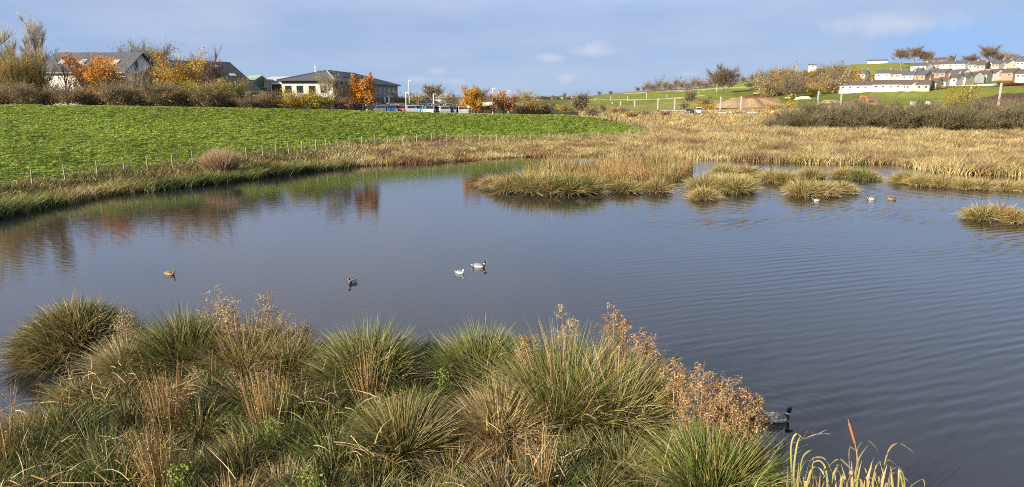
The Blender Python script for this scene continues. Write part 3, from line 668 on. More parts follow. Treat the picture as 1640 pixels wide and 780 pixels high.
# bare branch lying over the water beside them
root = empty('fallen_branch', onz(1250, 735), 0, 'thin bare twiggy branch reaching over water above reedmace', 'branch')
bx, by, _ = onz(1250, 735)
def brl(px, py, dy=0): a = aty(px, py, by + dy); return (a[0] - bx, dy, a[2])
mb = MB(); mb.tube([brl(1245, 722), brl(1265, 712), brl(1290, 702), brl(1312, 694), brl(1340, 694)], [.011, .009, .007, .005, .002], 6, (.36, .30, .25)); mb.build('bough', M['bark'], root, True)
for a in ([(1284, 704), (1292, 692), (1296, 688)], [(1300, 698), (1302, 690)], [(1310, 695), (1320, 690), (1326, 687)], [(1322, 694), (1332, 697)], [(1294, 700), (1306, 695), (1320, 697)], [(1275, 708), (1287, 700), (1290, 694)]):
    mb = MB(); mb.tube([brl(*q) for q in a], [.004] * (len(a) - 1) + [.0015], 5, (.42, .36, .32)); mb.build('twig', M['bark'], root, True)
P = np.array([brl(1250 + random.uniform(-8, 8), 716 + random.uniform(-7, 12), random.uniform(-.05, .05)) for _ in range(60)])
put_mesh('withered_leaves', [leaves(P, np.full(60, .045), pal(60, [(.30, .18, .10), (.20, .12, .08)]))], M['leaf'], root)
for lab, px, pb, pt in (('dark thin dead twigs poking from water below the drake', 1228, 770, 700), ('tangled dark twigs beside yellow green reedmace', 1255, 780, 716)):
    X, Y, _ = onz(px, pb); nb = 26; D = unit(np.stack([RNG.normal(size=nb) * .6, RNG.normal(size=nb) * .4, np.ones(nb)], -1))
    hh = H - slope(pt) * Y
    o = put_mesh('dead_twigs', [ribbons(RNG.normal(scale=.12, size=(nb, 3)) * [1, 1, 0], D, hh * (.4 + .7 * RNG.random(nb)), np.full(nb, .011), RNG.normal(scale=.3, size=(nb, 3)), pal(nb, [(.06, .05, .04)]), pal(nb, [(.12, .09, .07)]), 4)], M['bark'])
    o.location = (X, Y, 0); tag(o, lab, 'dead twigs')

# ------------------------------------------------------------------ tussocks out in the pond (islands)
IS = [  # px, base py, top py, half width, palette, label
 (788, 300, 274, 17, 'd', 'small dry tuft at left tip of the long reed island'),
 (815, 306, 268, 24, 'g', 'rush tussock next to the dry tuft at island left end'),
 (850, 307, 258, 28, 'g', 'tall green rush tussock near island left end'),
 (880, 309, 264, 24, 'g', 'bushy front tussock of the long reed island, left part'),
 (912, 310, 262, 26, 'b', 'bright green sword leaved tussock on island front'),
 (942, 308, 264, 22, 'o', 'olive tussock behind the dark notch on island front'),
 (1002, 307, 278, 24, 'g', 'round green tussock right of the island dark notch'),
 (1053, 307, 276, 17, 's', 'small round golden tussock at island right front'),
 (1128, 318, 292, 19, 's', 'small golden tussock in front of the right green mound'),
 (1130, 306, 268, 32, 'g', 'green mound tussock at right end of the long island'),
 (1180, 307, 270, 28, 'g', 'broad leaved green tussock on extreme right of island'),
 (1158, 306, 275, 22, 's', 'yellowing tussock between the two right end green mounds'),
 (1195, 280, 258, 24, 's', 'pale tussock behind the right end of the island'),
 (1160, 282, 256, 24, 'g', 'dark green tussock behind the right end mounds'),
 (1235, 290, 264, 18, 's', 'straw tussock left of the pair right of the island'),
 (1258, 292, 266, 20, 'g', 'green tussock right of the island, before the far bank'),
 (1300, 284, 262, 24, 'g', 'low dark green tussock near the far bank water line'),
 (1285, 312, 278, 24, 's', 'golden left half of the free standing mound above the lone duck'),
 (1315, 312, 280, 26, 's', 'golden middle of the free standing mound above the lone duck'),
 (1348, 309, 284, 20, 's', 'trailing right end of the free standing golden mound'),
 (1352, 284, 262, 18, 'g', 'green tuft at mouth of the side channel'),
 (1378, 286, 264, 26, 'b', 'long green tussock in the side channel'),
 (1395, 287, 272, 14, 's', 'low straw tail of the side channel tussock'),
 (1448, 292, 268, 20, 'g', 'left end tussock of the right hand reed strip'),
 (1475, 296, 272, 24, 's', 'second tussock of the right hand reed strip'),
 (1510, 298, 274, 24, 's', 'third tussock of the right hand reed strip'),
 (1545, 301, 278, 22, 's', 'fourth tussock of the right hand reed strip'),
 (1572, 302, 280, 18, 's', 'fifth tussock of the right hand reed strip'),
 (1610, 303, 283, 24, 's', 'sixth tussock of the right hand reed strip'),
 (1650, 304, 282, 26, 's', 'last tussock of right hand reed strip at the frame edge'),
 (1572, 350, 320, 26, 'o', 'round rush tussock nearest in the right edge group'),
 (1600, 351, 318, 20, 'r', 'brown middle tussock of the right edge group'),
 (1622, 354, 328, 24, 's', 'low golden tussock of the right edge group'),
 (1655, 356, 324, 24, 'b', 'bright green tussock of right edge group cut by frame'),
]
PAL = dict(d=(STRAW + G_OLIVE, PALE + RUST), g=(G_BRIGHT + GOLD, GOLD + STRAW), b=(G_BRIGHT, G_BRIGHT + GOLD), o=(GOLD + G_RUSH, G_OLIVE + STRAW + GOLD), s=(GOLD + STRAW[:1], GOLD + STRAW), r=(RUST + G_OLIVE, RUST + STRAW))
for px, pb, pt, hw, k, lab in IS:
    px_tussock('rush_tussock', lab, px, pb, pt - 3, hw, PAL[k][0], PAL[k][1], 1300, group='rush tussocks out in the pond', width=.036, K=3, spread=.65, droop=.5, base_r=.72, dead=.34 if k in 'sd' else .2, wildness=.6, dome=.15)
def stuff_blades(name, label, cat, gen, m_='blade'):
    o = put_mesh(name, gen, M[m_]); tag(o, label, cat, kind='stuff'); return o
def scatter_px(poly, npts, zf=0.0):
    W = [onz(x, y, zf) for x, y in poly]; wp = [(a[0], a[1]) for a in W]
    xs = [a for a, b in wp]; ys = [b for a, b in wp]; out_ = []
    while sum(len(o_) for o_ in out_) < npts:
        c_ = RNG.random((npts * 2, 2)) * [max(xs) - min(xs), max(ys) - min(ys)] + [min(xs), min(ys)]
        out_.append(c_[inpoly(c_[:, 0], c_[:, 1], wp)])
    return np.concatenate(out_)[:npts]
def reed_field(P, hmin, hmax, wd, pals, lean=.25, K=3, droop=.35, z=None, hn=.3):
    """upright grass at ground points, in noise patches of several palettes"""
    n_ = len(P); X, Y = P[:, 0], P[:, 1]
    if z is None: z, _ = ground(X, Y); z = np.maximum(z, -.02)
    nz = fbm(X * hn, Y * hn); nz2 = fbm(X * .22 + 77, Y * .22 + 3); c0 = np.zeros((n_, 3)); c1 = np.zeros((n_, 3))
    nz2 = nz2 + RNG.normal(scale=.028, size=n_)
    qs = np.quantile(nz2, np.cumsum([p_[0] for p_ in pals])[:-1]) if len(pals) > 1 else []
    idx = np.searchsorted(qs, nz2)
    for i, (_, a, b) in enumerate(pals):
        mk = idx == i; c0[mk] = pal(mk.sum(), a); c1[mk] = pal(mk.sum(), b)
    pv = (.60 + .70 * np.clip(fbm(X * .9 + 5, Y * .9) * 2 - .5, 0, 1))[:, None]; c0 *= pv; c1 *= pv
    hh = (hmin + (hmax - hmin) * np.clip(nz * 1.5 - .2, 0, 1)) * (.6 + .6 * RNG.random(n_))
    la = RNG.random(n_) * 6.28; lo = np.stack([np.cos(la), np.sin(la), np.zeros(n_)], -1)
    D = unit(lo * (lean * RNG.random(n_))[:, None] + [0, 0, 1]); bend = lo * droop * RNG.random(n_)[:, None] + np.array([0, 0, -.3 * droop])
    P0 = np.stack([X, Y, z - .03], -1)
    return ribbons(P0, D, hh, wd * (.6 + .8 * RNG.random(n_)), bend, c0, c1, K)
isl = scatter_px([(835, 288), (880, 272), (980, 264), (1070, 262), (1110, 266), (1110, 280), (1085, 290), (1060, 296), (985, 300), (900, 298)], 9000); isl = isl[fbm(isl[:, 0] * .7, isl[:, 1] * .7 + 4) > .40]
stuff_blades('reed_island_growth', 'reddish brown reeds standing through the long pond island', 'reeds', [reed_field(isl, .7, 2.1, .04, [(.35, RUST + G_OLIVE, RUST + STRAW[:1]), (.4, RUST + G_OLIVE, STRAW + RUST), (.25, G_OLIVE + G_RUSH, STRAW + G_OLIVE)], .3, z=np.zeros(len(isl)))])
isl2 = scatter_px([(1130, 300), (1150, 285), (1200, 285), (1210, 298), (1190, 305)], 1500)
stuff_blades('reed_patch', 'mixed straw reeds in the island right end', 'reeds', [reed_field(isl2, .4, .9, .04, [(.5, G_BRIGHT, STRAW), (.5, STRAW, PALE)], .5, z=np.zeros(1500))])

# ------------------------------------------------------------------ bank, reedbed and field grass
def between(k0, k1, f0, f1, t0, t1, n_, pw=1.0):
    """random points between two break lines"""
    t = t0 + (t1 - t0) * RNG.random(n_ * 2); y0 = vals(k0, t)[0]; y1 = vals(k1, t)[0]
    f = f0 + (f1 - f0) * RNG.random(n_ * 2) ** pw; Y = y0 + (y1 - y0) * f; X = t * Y
    wgt = Y * np.maximum(y1 - y0, .1); keep = RNG.random(n_ * 2) < wgt / np.quantile(wgt, .9)
    return np.stack([X, Y], -1)[keep][:n_]
T = lambda px: (px - 820) / F / 1.0
# left water edge: rushes hanging over the water
t = RNG.random(15000) * (T(560) - T(-60)) + T(-60); yy = vals(0, t)[0] + RNG.normal(scale=.55, size=15000) + .25 + (fbm(t * 60, t * 0 + 3) - .5) * 1.8
P = np.stack([t * yy, yy], -1)
stuff_blades('edge_rushes', 'green rushes overhanging the left pond edge', 'rushes', [reed_field(P, .6, 1.5, .035, [(.4, DARKG, G_RUSH), (.45, G_RUSH + DARKG, G_BRIGHT + STRAW), (.15, G_RUSH + STRAW, STRAW)], .75, 4, .7, z=np.full(15000, .0), hn=.6)])
P = between(0, 1, .1, 1.12, T(-80), T(760), 33000); P = P[P[:, 0] / P[:, 1] < T(580) + RNG.normal(size=len(P)) * .045]
stuff_blades('bank_grass', 'rough olive and straw grass along the left bank fence', 'rough grass', [reed_field(P, .15, .62, .035, [(.14, RUST + G_OLIVE, RUST + STRAW), (.56, G_RUSH + G_OLIVE, G_RUSH + STRAW), (.3, STRAW + G_OLIVE, STRAW + G_OLIVE)], .6, 3, .6, hn=.5)])
# right of it the same strip turns into pale dry reed
P = between(0, 1, -.02, 1.1, T(440), T(1060), 70000); P = P[P[:, 0] / P[:, 1] > T(570) + RNG.normal(size=len(P)) * .045]
P2 = between(0, 1, -.02, 1.05, T(1040), T(1780), 70000)
P3 = between(1, 2, -.02, 1.03, T(1046), T(1780), 80000)
band = [(.09, RUST[:3], [(.22, .14, .10), (.28, .18, .12), (.34, .22, .14)]), (.08, RUST + G_OLIVE, STRAW + RUST), (.15, G_OLIVE + STRAW, STRAW + G_OLIVE), (.34, STRAW, STRAW + PALE), (.14, G_RUSH + STRAW, STRAW + G_OLIVE), (.10, G_OLIVE, STRAW), (.10, RUST, [(.25, .17, .12), (.32, .22, .15)])]
stuff_blades('dry_reeds', 'pale dry reeds along the far bank below the field', 'reeds', [reed_field(P, .3, .95, .05, band, .5, 3, .6)])
stuff_blades('reedbed', 'golden dry reedbed stretching across far side of the pond', 'reedbed', [reed_field(P2, .35, 1.7, .055, band, .5, 3, .6), reed_field(P3, .3, 1.6, .08, band, .5, 2, .5)])
# scrubby rough ground beyond the reedbed
P = between(2, 3, 0, 1, T(960), T(1780), 26000); P4 = between(3, 4, 0, 1, T(925), T(1780), 26000)
sc_p = [(.3, RUST, [(.22, .14, .09), (.3, .2, .12)]), (.4, STRAW, STRAW), (.3, G_OLIVE, STRAW)]
stuff_blades('scrub_grass', 'brown and straw scrubby growth beyond the reedbed', 'rough grass', [reed_field(P, .4, 1.1, .10, sc_p, .5, 2, .5), reed_field(P4, .5, 1.3, .15, sc_p, .5, 2, .5)])
# the green field: clumpy sward
def sward():
    parts = []
    t0, t1 = T(-120), T(1046)
    P = between(1, 2, .0, 1.0, t0, t1, 100000); X, Y = P[:, 0], P[:, 1]
    n_ = 4; Xb = np.repeat(X, n_) + RNG.normal(scale=.09, size=len(X) * n_); Yb = np.repeat(Y, n_) + RNG.normal(scale=.09, size=len(X) * n_)
    z, _ = ground(Xb, Yb); z += (fbm(Xb * .5, Yb * .5) - .5) * .16
    nb = len(Xb); cl = np.repeat(fbm(X * 3.4, Y * 2.2), n_); keep = cl > .37
    g = np.repeat(pal(len(X), [(.24, .36, .045), (.29, .40, .055), (.19, .29, .035), (.34, .43, .085), (.42, .46, .16)], .3), n_, 0) * (.76 + .70 * np.repeat(fbm(X * .13, Y * .3), n_))[:, None] * [1.06, 1.0, .9]
    la = RNG.random(nb) * 6.28; lo = np.stack([np.cos(la), np.sin(la), np.zeros(nb)], -1)
    D = unit(lo * (.3 + .9 * RNG.random(nb))[:, None] + [0, 0, 1])
    hh = (.11 + .42 * np.clip(cl - .37, 0, .35)) * (.7 + .6 * RNG.random(nb))
    R = ribbons(np.stack([Xb, Yb, z - .03], -1)[keep], D[keep], hh[keep] * 1.35, np.full(keep.sum(), .034) * (.7 + .6 * RNG.random(keep.sum())), (lo * .45 + [0, 0, -.5])[keep], g[keep] * .9, g[keep] * 1.1, 3)
    parts.append(R)
    stuff_blades('field_grass', 'lush tufty green grass covering the embankment field', 'grass', parts)
    # thin dry lip along the crest
    P = between(2, 3, -.03, .08, t0, T(1040), 9000)
    stuff_blades('crest_grass', 'thin line of dry grass along the field crest', 'grass', [reed_field(P, .06, .16, .05, [(1, STRAW + G_BRIGHT, STRAW + PALE)], .6, 2, .4)])
sward()

# ------------------------------------------------------------------ trees and bushes
def crown_pts(n_, rx, ry, rz, lob=6, fill=.5):
    d = unit(RNG.normal(size=(n_, 3))); ph = RNG.random(3) * 10
    s = .78 + .22 * np.sin(d[:, 0] * lob + ph[0]) * np.sin(d[:, 1] * lob + ph[1]) + .16 * np.sin(d[:, 2] * lob * 1.3 + ph[2])
    r = (fill + (1 - fill) * RNG.random(n_)) * s
    return d * r[:, None] * [rx, ry, rz]
def make_tree(name, label, cat, loc, h, wd, kind, cols, bark=(.24, .19, .14), low=.25, leaf=.2, nl=2600, ntw=1400, group=None, squash=1.0, narrow_top=0.0, tww=.05, upright=.6):
    root = empty(name, loc, random.random() * 6.28, label, cat, group)
    base_r = max(.08, h * .022); cz = h * (low + (1 - low) * .5); rz = h * (1 - low) * .56; rx = wd * .56
    bushy = low < .085
    if bushy: cz = h * .40; rz = h * .66; rx = wd * .6
    mb = MB(); top = (random.uniform(-.3, .3) * rx * .3, random.uniform(-.3, .3) * rx * .3, h * .78)
    mb.tube([(0, 0, -.3), (top[0] * .2, top[1] * .2, h * .25), (top[0] * .6, top[1] * .6, h * .5), top], [base_r * 1.2, base_r * .85, base_r * .55, base_r * .15], 7, bark)
    nlimb = 11; ends = []
    for i in range(nlimb):
        f = .16 + .55 * i / nlimb; an = i * 2.4 + random.random(); p0 = Vector((top[0] * f, top[1] * f, h * f))
        q = Vector((math.cos(an) * rx * .72, math.sin(an) * rx * .72, cz + rz * (-.55 + 1.35 * i / nlimb)))
        q.z = max(q.z, p0.z + .05 * h); r0 = base_r * .5 * (1 - .5 * f); mid = p0.lerp(q, .5) + Vector((0, 0, -.02 * h + random.uniform(-.03, .03) * h))
        mb.tube([p0, mid, q], [r0, r0 * .6, r0 * .25], 5, bark); ends.append((mid, q, r0))
        for k in range(3):
            a2 = an + random.uniform(-1, 1); s0 = mid.lerp(q, random.random() * .8); e = s0 + Vector((math.cos(a2) * rx * .35, math.sin(a2) * rx * .35, rz * random.uniform(.1, .5)))
            mb.tube([s0, e], [r0 * .35, r0 * .1], 4, bark); ends.append((s0, e, r0 * .4))
    mb.build('trunk', M['bark'], root, True)
    parts = []
    E = np.array([tuple(e[1]) for e in ends]); S = np.array([tuple(e[0]) for e in ends])
    def narrow(P):
        if narrow_top:
            k = np.clip((P[:, 2] - h * low) / (h * (1 - low)), 0, 1); P[:, :2] *= (1 - narrow_top * k)[:, None]
        return P
    if ntw:
        k = RNG.integers(0, len(E), ntw); s = RNG.random(ntw)
        P0 = S[k] * (1 - s)[:, None] + E[k] * s[:, None]
        c2 = crown_pts(ntw, rx, rx, rz, 5, .25) + [0, 0, cz]
        use = RNG.random(ntw) < .75; P0 = np.where(use[:, None], P0 * .35 + c2 * .65, P0)
        if bushy: P0[:, 2] = np.abs(P0[:, 2])
        rad = P0 - np.array([0, 0, h * max(low * .4, .05)]); D = unit(unit(rad) + RNG.normal(scale=.38, size=(ntw, 3)) + [0, 0, upright])
        Ln = (.16 + .22 * RNG.random(ntw)) * min(rx, rz) * 1.35
        tc_ = pal(ntw, cols if kind == 'bare' else [bark, tuple(b * 1.3 for b in bark)], .25)
        v = ribbons(narrow(P0), D, Ln, np.full(ntw, tww), RNG.normal(scale=.12, size=(ntw, 3)), tc_ * .8, tc_, 2, taper=1.0); parts.append(v)
    if nl and kind != 'bare':
        ncl = 60; cc = crown_pts(ncl, rx * .92, rx * .92, rz * .92, 6, .35) + [0, 0, cz]
        cc = np.concatenate([cc, E]); k = RNG.integers(0, len(cc), nl)
        tint = .75 + .5 * RNG.random(len(cc))
        P = cc[k] + RNG.normal(size=(nl, 3)) * [rx * .13, rx * .13, rz * .11]; P = narrow(P); P[:, 2] = np.abs(P[:, 2]) + .03
        parts.append(leaves(P, np.full(nl, leaf), np.clip(pal(nl, cols, .3) * tint[k][:, None], .01, .9)))
    put_mesh('crown', parts, M['leaf'], root)
    return root
def tree_px(name, label, cat, px, pyt, Y, wpx, kind, cols, sink=0, **kw):
    X, Y, z = spot(px, Y); h = topz(pyt, Y) - z; wd = wpx / F * Y
    return make_tree(name, label, cat, (X, Y, z - sink), max(h, .8), wd, kind, cols, **kw)
OR = [(.66, .27, .04), (.72, .34, .06), (.52, .19, .03), (.74, .43, .10)]
YO = [(.64, .40, .05), (.56, .33, .04), (.68, .47, .09), (.44, .30, .05)]
YG = [(.38, .32, .05), (.45, .37, .08), (.26, .24, .04), (.50, .38, .06)]
BR = [(.27, .19, .125), (.34, .25, .16), (.22, .15, .10)]
GR = [(.40, .34, .25), (.46, .40, .30), (.33, .27, .20)]
GD = [(.62, .47, .18), (.70, .55, .24), (.50, .37, .15)]
OL = [(.21, .19, .07), (.27, .22, .08), (.28, .20, .09), (.17, .15, .055)]
DK = [(.07, .06, .035), (.10, .08, .05)]
K1 = dict(low=.04, tww=.045)
# far left wood
tree_px('willow_tree', 'tall leaning pale twigged willow at extreme left edge', 'tree', -16, 16, 86, 84, 'bare', GD, ntw=5200, low=.06, tww=.04, bark=(.45, .35, .16))
tree_px('willow_tree', 'yellow twigged willow left of the slender birch', 'tree', 28, 72, 84, 80, 'mix', GD, ntw=4600, nl=1300, leaf=.13, low=.05, tww=.04, bark=(.35, .27, .11))
tree_px('birch_tree', 'slender bare birch rising highest left of the white house', 'tree', 71, 17, 88, 36, 'bare', [(.60, .55, .46), (.68, .62, .52)], ntw=2600, low=.52, bark=(.42, .36, .22), tww=.03, upright=.5)
tree_px('willow_tree', 'golden stemmed willow under the slender birch', 'tree', 62, 82, 85, 58, 'mix', GD, ntw=3400, nl=1200, leaf=.13, low=.05, tww=.04, bark=(.4, .31, .13))
tree_px('dark_tree', 'dark bare tree behind the left end of the white house roof', 'tree', 75, 72, 112, 60, 'bare', DK + BR, ntw=1500, low=.3)
tree_px('oak_tree', 'orange leaved oak before the white house wall', 'tree', 160, 90, 88, 74, 'leaf', OR, nl=8000, ntw=500, leaf=.19, low=.18)
tree_px('sapling', 'thin bare sapling standing against white house roof', 'tree', 110, 84, 90, 30, 'bare', GR, ntw=420, low=.3, tww=.03, bark=(.22, .16, .1))
tree_px('round_tree', 'large round olive brown tree behind the white house gable', 'tree', 243, 72, 128, 84, 'mix', [(.28, .24, .10), (.22, .18, .09)], ntw=6500, nl=4200, leaf=.2, low=.25)
tree_px('tall_shrub', 'grey twiggy shrub hiding the gable end wall', 'shrub', 222, 108, 88, 52, 'bare', GR, ntw=2200, **K1)
tree_px('tall_shrub', 'pale twiggy shrub between gable and yellow maple', 'shrub', 255, 100, 90, 44, 'mix', GD + GR, ntw=1900, nl=400, leaf=.14, **K1)
tree_px('maple_tree', 'golden yellow maple in front of the dark slate roof', 'tree', 293, 90, 90, 70, 'leaf', YO, nl=10000, ntw=700, leaf=.18, low=.09)
tree_px('bare_tree', 'purplish bare tree standing before the dark slate roof', 'tree', 338, 84, 97, 56, 'bare', [(.20, .13, .11), (.25, .17, .14)], ntw=2800, low=.15, tww=.04)
tree_px('large_bush', 'yellow green bush below the dark slate roof', 'bush', 332, 130, 86, 64, 'leaf', YG, nl=7000, ntw=900, leaf=.16, **K1)
tree_px('large_bush', 'green and gold bush at left foot of slate roofed barn', 'bush', 372, 132, 88, 52, 'leaf', YG + OL, nl=6000, ntw=800, leaf=.16, **K1)
tree_px('low_bush', 'small mixed bush under the barn eave', 'bush', 408, 152, 90, 38, 'mix', OL, nl=900, ntw=800, leaf=.15, **K1)
tree_px('low_bush', 'dark bramble bush beside orange panel', 'bush', 436, 156, 92, 40, 'mix', BR + OL, nl=900, ntw=700, leaf=.15, **K1)
tree_px('copper_hedge', 'dark copper coloured clipped hedge before grey warehouse', 'hedge', 447, 146, 104, 40, 'leaf', [(.12, .03, .02), (.16, .05, .03)], nl=3000, ntw=200, leaf=.18, low=.02)
tree_px('yellow_shrub', 'yellow shrub at left foot of the office block', 'shrub', 478, 148, 90, 46, 'leaf', YG + YO, nl=5000, ntw=700, leaf=.15, **K1)
tree_px('yellow_shrub', 'yellow green shrub under the office end wall windows', 'shrub', 508, 150, 90, 44, 'leaf', YG, nl=5000, ntw=700, leaf=.15, **K1)
tree_px('sapling', 'thin golden twigged tree crossing the office corner', 'tree', 528, 112, 92, 40, 'mix', GD, nl=450, ntw=900, leaf=.14, low=.3, tww=.03, bark=(.3, .25, .17))
tree_px('sapling', 'bare twiggy tree right of the office corner', 'tree', 548, 128, 93, 30, 'bare', GR, ntw=900, low=.15, tww=.035)
tree_px('red_shrub', 'low reddish shrub left of the orange maple', 'shrub', 545, 158, 91, 36, 'leaf', [(.38, .13, .05), (.3, .14, .06), (.36, .25, .1)], nl=1300, ntw=500, leaf=.15, **K1)
tree_px('maple_tree', 'bright orange maple in front of the office dark side', 'tree', 582, 122, 94, 48, 'leaf', OR + [(.62, .33, .07)], nl=8500, ntw=400, leaf=.2, low=.09, narrow_top=.45)
tree_px('round_tree', 'bare round tree beyond the car park', 'tree', 694, 134, 175, 40, 'mix', GD + GR, ntw=1800, nl=500, leaf=.25, low=.2, tww=.08)
tree_px('low_bush', 'tan hedge bush at back left of the car park', 'bush', 645, 148, 158, 30, 'leaf', GD + OL, nl=1300, ntw=400, leaf=.25, **K1)
tree_px('low_bush', 'brown hedge bush at back of the car park beside shed', 'bush', 668, 150, 158, 26, 'leaf', OL + GD, nl=1200, ntw=400, leaf=.25, **K1)
tree_px('low_bush', 'tan bush right of the grey shed roof', 'bush', 722, 148, 160, 30, 'mix', GD + BR, nl=800, ntw=900, leaf=.25, **K1)
tree_px('bare_tree', 'small bare tree behind the yellow topped tree', 'tree', 768, 139, 150, 40, 'bare', BR + GR, ntw=1300, low=.2, tww=.07)
tree_px('beech_tree', 'pointed orange tree at right end of the car park', 'tree', 756, 142, 100, 40, 'leaf', OR + YO, nl=5200, ntw=300, leaf=.2, low=.09, narrow_top=.35)
tree_px('cypress', 'small yellow green conifer topping the pointed orange tree', 'tree', 760, 138, 104, 14, 'leaf', [(.30, .38, .04), (.38, .42, .07)], nl=900, ntw=100, leaf=.16, low=.3, narrow_top=.8)
tree_px('round_bush', 'round pinkish orange tree right of the pointed one', 'tree', 806, 149, 104, 44, 'leaf', [(.52, .27, .10), (.58, .35, .16), (.44, .22, .09)], nl=5000, ntw=300, leaf=.2, low=.09)
tree_px('low_bush', 'bronze bush between the two orange trees', 'bush', 780, 166, 101, 24, 'leaf', BR + OR[:1], nl=900, ntw=400, leaf=.16, **K1)
tree_px('bare_tree', 'pale bare tree behind the dark bushes at field end', 'tree', 842, 142, 132, 30, 'bare', GR + GD, ntw=1300, low=.15, tww=.06)
tree_px('low_bush', 'golden bush near the right end of field crest', 'bush', 852, 156, 112, 34, 'leaf', YO + OL, nl=1900, ntw=600, leaf=.19, **K1)
tree_px('low_bush', 'dark bush at right end of crest row', 'bush', 872, 162, 114, 30, 'mix', DK + BR, nl=1200, ntw=900, leaf=.19, **K1)
tree_px('low_bush', 'dark low bush left of the golden one on crest', 'bush', 832, 166, 110, 26, 'mix', DK + BR, nl=1000, ntw=700, leaf=.19, **K1)
tree_px('round_tree', 'lone dome shaped brown tree beyond the field end', 'tree', 929, 148, 215, 28, 'mix', BR + GD, ntw=1800, nl=900, leaf=.3, low=.06, tww=.11)
# the brown hedge behind the crest
hx = [-40, -12, 14, 38, 62, 86, 110, 134, 158, 182, 206, 230, 254, 278, 302, 326, 350, 374, 398, 422]
hb = [make_tree('hedge_shrub', None, None, (0, 0, 0), 3.0, 4.0, 'mix', [OL + BR + GD[:1], GD + OL, [(.40, .34, .13), (.33, .27, .10)] + BR, OL + YG[:2]][i], ntw=1700, nl=2200 + 700 * (i % 2), leaf=.13, low=.02, tww=.035, bark=(.26, .20, .14)) for i in range(4)]
for i, px in enumerate(hx):
    o = hb[i] if i < 4 else copy_tree(hb[i % 4])
    X, Y, z = spot(px, 78 + (i % 3) * .8 + i * .35); py = 137 + 7 * math.sin(i * 1.9) + (4 if 4 <= i <= 8 else 0) + (16 if i > 15 else 0)
    s = (topz(py, Y) - z) / 3.0; o.location = (X, Y, z); o.scale = (.95, .95, s); o.rotation_euler = (0, 0, i * 1.7)
    tag(o, f'brown twiggy hedge shrub behind field crest, {ordn(i)} from the left', 'hedge shrub', 'brown hedge along the field crest')
_kids.clear()
# scrub thicket at the right, beyond the reedbed
th = [make_tree('thicket_bush', None, None, (0, 0, 0), 4.5, 5.5, 'mix', [[(.17, .18, .055), (.14, .16, .045), (.24, .22, .08)], [(.27, .21, .11), (.19, .18, .07)], [(.26, .23, .11), (.16, .17, .06)], [(.17, .17, .05), (.26, .22, .08)]][i], ntw=1700, nl=1500, leaf=.17, low=.0, tww=.06, bark=(.22, .18, .11)) for i in range(4)]
hillb = [(1243, 186), (1262, 176), (1282, 172), (1305, 169), (1328, 166), (1350, 170), (1372, 168), (1396, 166), (1420, 172), (1442, 168), (1465, 170), (1488, 168), (1510, 172), (1532, 170), (1556, 166), (1580, 168), (1604, 167), (1628, 166), (1650, 165), (1690, 165), (1730, 165)]
for i, (px, py) in enumerate(hillb):
    for r in range(2):
        j = i * 2 + r; o = th[j] if j < 4 else copy_tree(th[(j * 3 + r) % 4])
        X, Y, z = spot(px + r * 11, 116 + (1240 - px) * .02 + r * 8 + (j % 3)); s = (topz(py - 5 + (9 if r == 0 else 0) + 6 * math.sin(j * 2.3), Y) - z) / 4.5
        o.location = (X, Y, z - .1); o.scale = (.95, .95, max(s, .35)); o.rotation_euler = (0, 0, j * 1.3)
        tag(o, f'tangled olive thicket bush behind reedbed, {ordn(i)} from left in {["front", "back"][r]} rank', 'bush', 'thicket between reedbed and railway')
_kids.clear()
tree_px('golden_bush', 'golden yellow bush rising from the right thicket', 'bush', 1530, 142, 127, 42, 'leaf', [(.42, .31, .05), (.36, .26, .05), (.48, .38, .08)], nl=8500, ntw=700, leaf=.22, **K1)
tree_px('golden_bush', 'small golden bush left of the earth mound foot', 'bush', 1133, 166, 270, 24, 'leaf', YO, nl=700, ntw=200, leaf=.4, **K1)
tree_px('golden_bush', 'small orange gorse bush at the earth mound foot', 'bush', 1236, 166, 270, 17, 'leaf', YO, nl=600, ntw=150, leaf=.4, **K1)
tree_px('golden_bush', 'orange bush at left end of the thicket', 'bush', 1264, 162, 245, 20, 'leaf', YO + GD, nl=700, ntw=150, leaf=.4, **K1)
tree_px('dark_shrub', 'dark rounded shrub left of the earth mound', 'shrub', 1129, 155, 300, 24, 'leaf', DK + OL, nl=1100, ntw=300, leaf=.4, low=.02, tww=.12)
tree_px('pale_tree', 'yellow green tree left of the dark rounded shrub', 'tree', 1104, 143, 330, 26, 'mix', [(.30, .30, .08), (.26, .24, .09)], nl=800, ntw=900, leaf=.35, low=.1, tww=.13)
for i, (px, py, Y, wd) in enumerate([(1096, 162, 290, 18), (965, 166, 260, 14), (985, 172, 235, 24), (1000, 172, 230, 18), (1030, 176, 215, 22), (905, 168, 200, 24), (945, 170, 230, 20), (1065, 177, 205, 20), (1220, 176, 230, 22), (1180, 178, 215, 26), (948, 172, 180, 26), (1010, 178, 180, 20)]):
    tree_px('scrub_bush', f'small brown scrub bush along the railway foot, {ordn(i)} of them', 'bush', px, py, Y, wd, 'mix', [BR + GD, OL + GD, YO][i % 3 if i != 9 else 0], nl=500, ntw=500, leaf=.3, group='scrub along the railway', tww=.09, low=.0)
